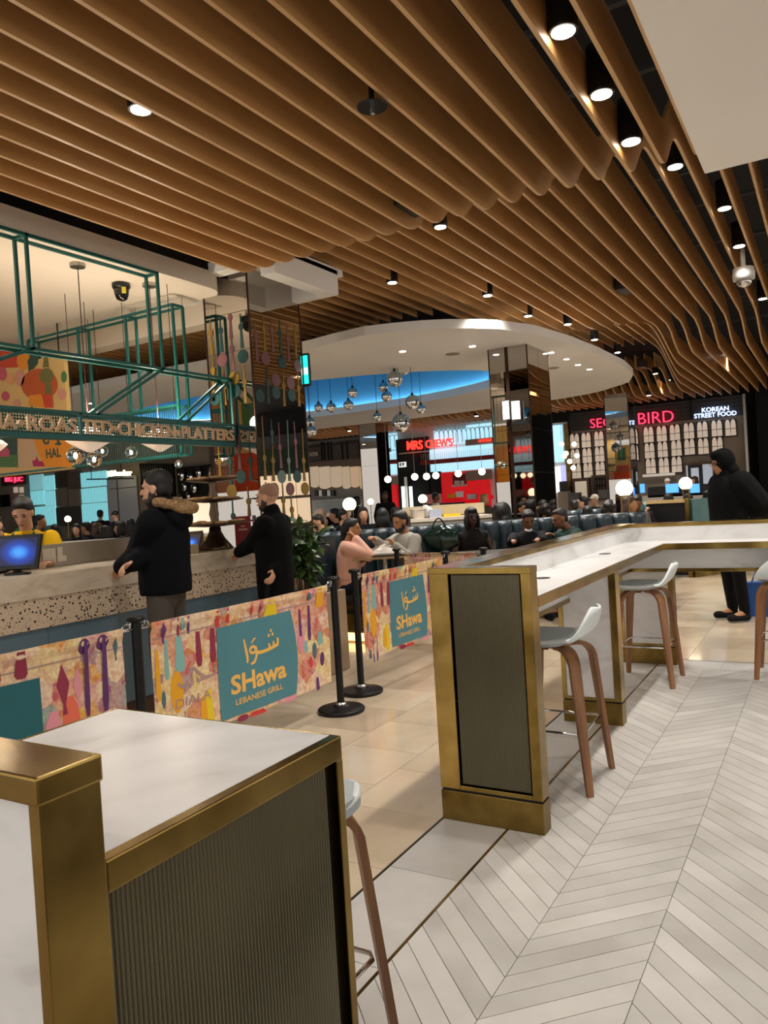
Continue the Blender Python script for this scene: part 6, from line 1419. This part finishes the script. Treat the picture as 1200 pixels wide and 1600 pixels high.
# the two men queueing
person('man in a dark navy jacket with a fur-trimmed hood, leaning on the grill counter', at(252, 5.30), -HR*.95+HF*.12, 1.80, wl=dep(190, 886, 5.42), wr=dep(206, 880, 5.05), top='#06080f', legs='#4d4944', skin='skin_light', hair=('short', 'hair_black'), voxel=.010, puff=.045, extra=('fur', 'hoodback', 'patch'), hem=.05, beard='beard', collar=.03, hyaw=.05, shoes='#8d8a86')
person('bald bearded man in a black coat with one hand on the grill counter', at(424, 6.35), -HR*.95+HF*.25, 1.70, wl=dep(372, 864, 6.55), wr=dep(428, 900, 6.15), top='#030304', legs='#14161c', skin='skin_light', hair=('shaved', M('stubble', '#96705a', .7)), voxel=.010, puff=.03, hem=.22, beard=M('beard_red', '#3a1f14', .7), collar=.012, hyaw=-.05)
# grill staff
person('grill worker in a yellow T-shirt and green apron looking down at the till', at(42, 6.1), -HF+HR*.15, 1.70, lean=.12, hpitch=.45, wl=dep(75, 880, 5.7), wr=dep(20, 890, 5.7), top='#d0a312', legs='#1a1a1a', skin='skin_light', hair=('short', 'hair_black'), voxel=.011, sleeve=.42, apron='#0d5c41')
person('grill worker in dark clothes and round glasses at the edge of the counter', at(-16, 5.45), -HF*.6+HR*.8, 1.56, top='#15151a', legs='#15151a', skin='skin_light', hair=('long', 'hair_black'), voxel=.011, extra=('glasses',), hyaw=.2, wl=dep(20, 900, 5.5))
# booth diners
person('woman in a pale pink quilted jacket sitting sideways at the booth table', at(537, 8.6), HR*.95-HF*.1, 1.62, ztop=ztp(542, 812, 8.6), seated=True, lean=.10, wr=dep(556, 842, 8.5), wl=dep(566, 878, 8.6), top='#d9a894', legs='#1b1f2a', skin='skin_tan', hair=('tail', 'hair_black'), voxel=.012, puff=.028, hem=.1)
person('man in a grey and blue sweater eating at the booth table', at(638, 8.95), -HR*.75-HF*.5, 1.72, ztop=ztp(628, 799, 8.95), seated=True, lean=.15, hyaw=.1, hpitch=.15, wr=dep(586, 843, 8.65), wl=dep(618, 852, 8.65), top='#8f8a80', legs='#20242c', skin='skin_tan', hair=('short', 'hair_black'), voxel=.012, puff=.022, beard='hair_black')
person('woman with a dark bob haircut and sleeveless black dress in the navy booth', at(735, 9.15), -HF*.9+HR*.3, 1.68, ztop=ztp(733, 795, 9.15), seated=True, hyaw=-.1, top='#120d0c', legs='#141414', skin='skin_dark', hair=('bob', 'hair_black'), voxel=.012, sleeve=0., puff=.012)
person('woman in black lace with sunglasses on her head eating in the navy booth', at(822, 9.3), -HF, 1.64, ztop=ztp(824, 798, 9.3), seated=True, lean=.12, hpitch=.35, wl=dep(838, 846, 8.5), wr=dep(800, 848, 8.5), top='#0e0d10', legs='#141414', skin='skin_brown', hair=('bun', 'hair_dark'), voxel=.012, extra=('shades', 'mask'))
person('man in a dark green padded jacket seen in profile behind the bar ledge', at(905, 9.2), -HR*.9-HF*.2, 1.72, ztop=ztp(896, 791, 9.2), seated=True, lean=.35, hpitch=.15, wl=dep(868, 838, 8.7), wr=dep(866, 842, 8.5), top='#22332f', legs='#181a20', skin='skin_brown', hair=('crop', 'hair_dark'), voxel=.012, puff=.032)
D = dict(voxel=.016, fingers=False)
def diner(label, px, py, d_, face, **k):
    kw = dict(voxel=.017, seated=True, h=1.68); kw.update(k); return person(label, at(px, d_), face, ztop=ztp(px, py, d_), **kw)
diner('person in a black hooded coat with a camouflage backpack behind the booth', 793, 788, 9.95, -HR*.8+HF*.3, top='#3a362e', hair=('hood', 'hair_black'), skin='skin_dark', extra=('pack',), lean=.1)
diner('person in a purple striped sweater hunched over a table', 850, 800, 10.05, HR*.9, top='#1a1a20', hair=('short', 'hair_black'), skin='skin_brown', extra=('stripe',), lean=.45, wl=dep(875, 818, 9.7), wr=dep(872, 822, 9.5))
diner('diner seen from behind in a mustard yellow jacket', 898, 782, 13.2, HF, top='#c9891c', hair=('crop', 'hair_dark'), skin='skin_brown')
diner('dark-haired diner beside the one in the mustard jacket', 914, 777, 14.7, HF*.5-HR, top='#1c1a1e', hair=('short', 'hair_black'))
diner('diner in a white cap near the tills of the neon stall', 931, 773, 15.7, -HR*.6-HF*.4, top='#1e1c20', hair=('cap', 'white_paint'))
diner('dark-haired diner with a pink scarf turned away from the camera', 918, 792, 12.4, HF+HR*.3, top='#15131a', hair=('long', 'hair_black'), extra=('scarfp',))
diner('woman with long curly dark hair seen from behind', 951, 783, 11.7, HF+HR*.4, top='#17171a', hair=('curly', 'hair_dark'))
diner('smiling woman in a grey jacket reaching out across the table', 974, 777, 10.4, HR*.9-HF*.5, top='#6a665c', hair=('long', 'hair_brown'), skin='skin_tan', wr=dep(1008, 806, 10.2), wl=dep(1010, 803, 10.4), lean=.1)
diner('man in dark clothes eating behind the big globe lamp', 997, 774, 12.3, -HR*.4-HF, top='#1a1418', hair=('short', 'hair_black'), skin='skin_brown', hpitch=.35, lean=.15)
diner('diner with voluminous brown hair seen from behind', 1046, 772, 13.2, HF+HR*.3, top='#20191a', hair=('bob', 'hair_dark'))
diner('diner in a cream top leaning over the table', 1065, 773, 14.1, HR*.4-HF*.7, top='#c9b49a', hair=('short', 'hair_dark'), skin='skin_tan', hpitch=.3, lean=.2)
diner('diner with straight black hair near the teal booth', 1107, 768, 14.4, HF, top='#131318', hair=('long', 'hair_black'))
person('person in a big black hooded puffer coat and glasses walking past the bar', (-.93, 8.88), -HR*.95-HF*.1, 1.80, top='#070708', legs='#0a0a0c', skin='skin_tan', hair=('hood', CM('#070708')), voxel=.012, puff=.085, hem=.28, stoop=.03, hpitch=.15, extra=('glasses',), collar=.04, wl=dep(1160, 800, 8.1), wr=dep(1162, 812, 7.9))
# second rank and staff
diner('bald man in a dark jacket at the second row of booths', 512, 803, 11.2, -HR*.8-HF*.2, top='#1b1b1f', hair=('crop', 'hair_dark'), hpitch=.3, lean=.2)
diner('dark-haired diner next to the bald man in the second row', 535, 797, 12.5, HR-HF*.2, top='#16161b', hair=('short', 'hair_black'))
diner('woman with a pink scarf over a black coat in the second row', 567, 794, 11.8, -HF+HR*.2, top='#121216', hair=('long', 'hair_dark'), skin='skin_light', extra=('scarfp',))
diner('dark-coated diner seen from behind beside the woman with the pink scarf', 597, 796, 10.2, HF+HR*.1, top='#121217', hair=('bob', 'hair_black'))
diner('diner with dark hair at the far end of the second row', 618, 794, 12.0, HF, top='#19191f', hair=('short', 'hair_black'))
diner('diner in a cream hood in the far row near the grey stall', 500, 798, 13.0, HF-HR*.3, top='#b09a84', hair=('hood', CM('#b99a86')))
diner('dark-haired diner in the far row by the globe lamp', 524, 796, 14.0, -HR, top='#16161a', hair=('short', 'hair_black'))
def stander(label, px, py, d_, face, **k):
    zt_ = ztp(px, py, d_); kw = dict(voxel=.02, h=max(1.45, min(1.85, zt_))); kw.update(k); return person(label, at(px, d_), face, **kw)
stander('cook in a dark cap behind the counter of the grey stall', 557, 775, 18.5, HR, top='#17171b', hair=('cap', 'black_plastic'), skin='skin_dark')
stander('staff member in black standing at the side of the red stall', 603, 768, 19.3, -HF, top='#1a1a1c', hair=('short', 'hair_black'), skin='skin_brown', beard='hair_black')
stander('cook in white working behind the glass of the red stall', 681, 765, 19.0, HR-HF*.2, top='#c9c2b8', hair=('short', 'hair_black'), skin='skin_brown', h=1.6)
stander('older woman with pale hair passing the red stall', 757, 770, 15.5, HR*.6-HF*.6, top='#4a443e', hair=('bob', 'hair_blonde'), h=1.5)
stander('staff member with red-brown hair at the kitchen window of the neon stall', 1089, 746, 19.6, -HR-HF*.3, top='#3a3034', hair=('bob', 'hair_brown'), h=1.62)
stander('cook in a white hat behind the blue screens', 1045, 748, 19.7, -HF, top='#d0c8bc', hair=('cap', 'white_paint'), h=1.62)
stander('customer in a dark backpack standing near the turquoise tiles', 156, 797, 19.5, HF, top='#14141a', hair=('short', 'hair_black'), extra=('pack',))
stander('customer in a dark cap standing near the turquoise tiles', 181, 798, 18.5, HF*.4-HR, top='#1c1c20', hair=('cap', 'black_plastic'))
for i, (px, py, d_, f_, tp, hr, lab) in enumerate(((60, 806, 13, HR, '#1a1a20', 'short', 'far diner in black leaning forward behind the yellow-shirted worker'), (118, 820, 15, -HF, '#141418', 'long', 'far woman in black with long hair facing the kitchen'), (134, 817, 15.5, -HR, '#17171c', 'short', 'far man in dark clothes facing sideways near the turquoise tiles'), (147, 818, 17.2, HR*.5+HF, '#20181a', 'long', 'far diner with long brown hair near the turquoise tiles'), (84, 821, 13.4, HF, '#16161a', 'bob', 'far diner with black bobbed hair seen from behind'), (188, 816, 13.2, -HR-HF*.3, '#1c1a1c', 'bob', 'far diner with dark bob right beside the navy-jacketed man'), (203, 812, 15.4, HF, '#2a2628', 'long', 'far diner with long dark hair beside the navy-jacketed man'), (163, 823, 12.2, HF, '#101014', 'bob', 'far diner with a dark round head seen from behind'))):
    diner(lab, px, py, d_, f_, top=tp, hair=(hr, 'hair_black' if i != 3 else 'hair_brown'), skin='skin_light' if i % 2 else 'skin_tan', voxel=.02)

# turn the blended skins into plain meshes in one go
dg = bpy.context.evaluated_depsgraph_get()
new = [bpy.data.meshes.new_from_object(o.evaluated_get(dg)) for o in FUSED]
for o, m2 in zip(FUSED, new):
    old = o.data; mt = old.materials[0]; o.modifiers.clear(); m2.name = o.name; o.data = m2; m2.materials.clear(); m2.materials.append(mt)
    m2.polygons.foreach_set('use_smooth', [True]*len(m2.polygons)); bpy.data.meshes.remove(old)
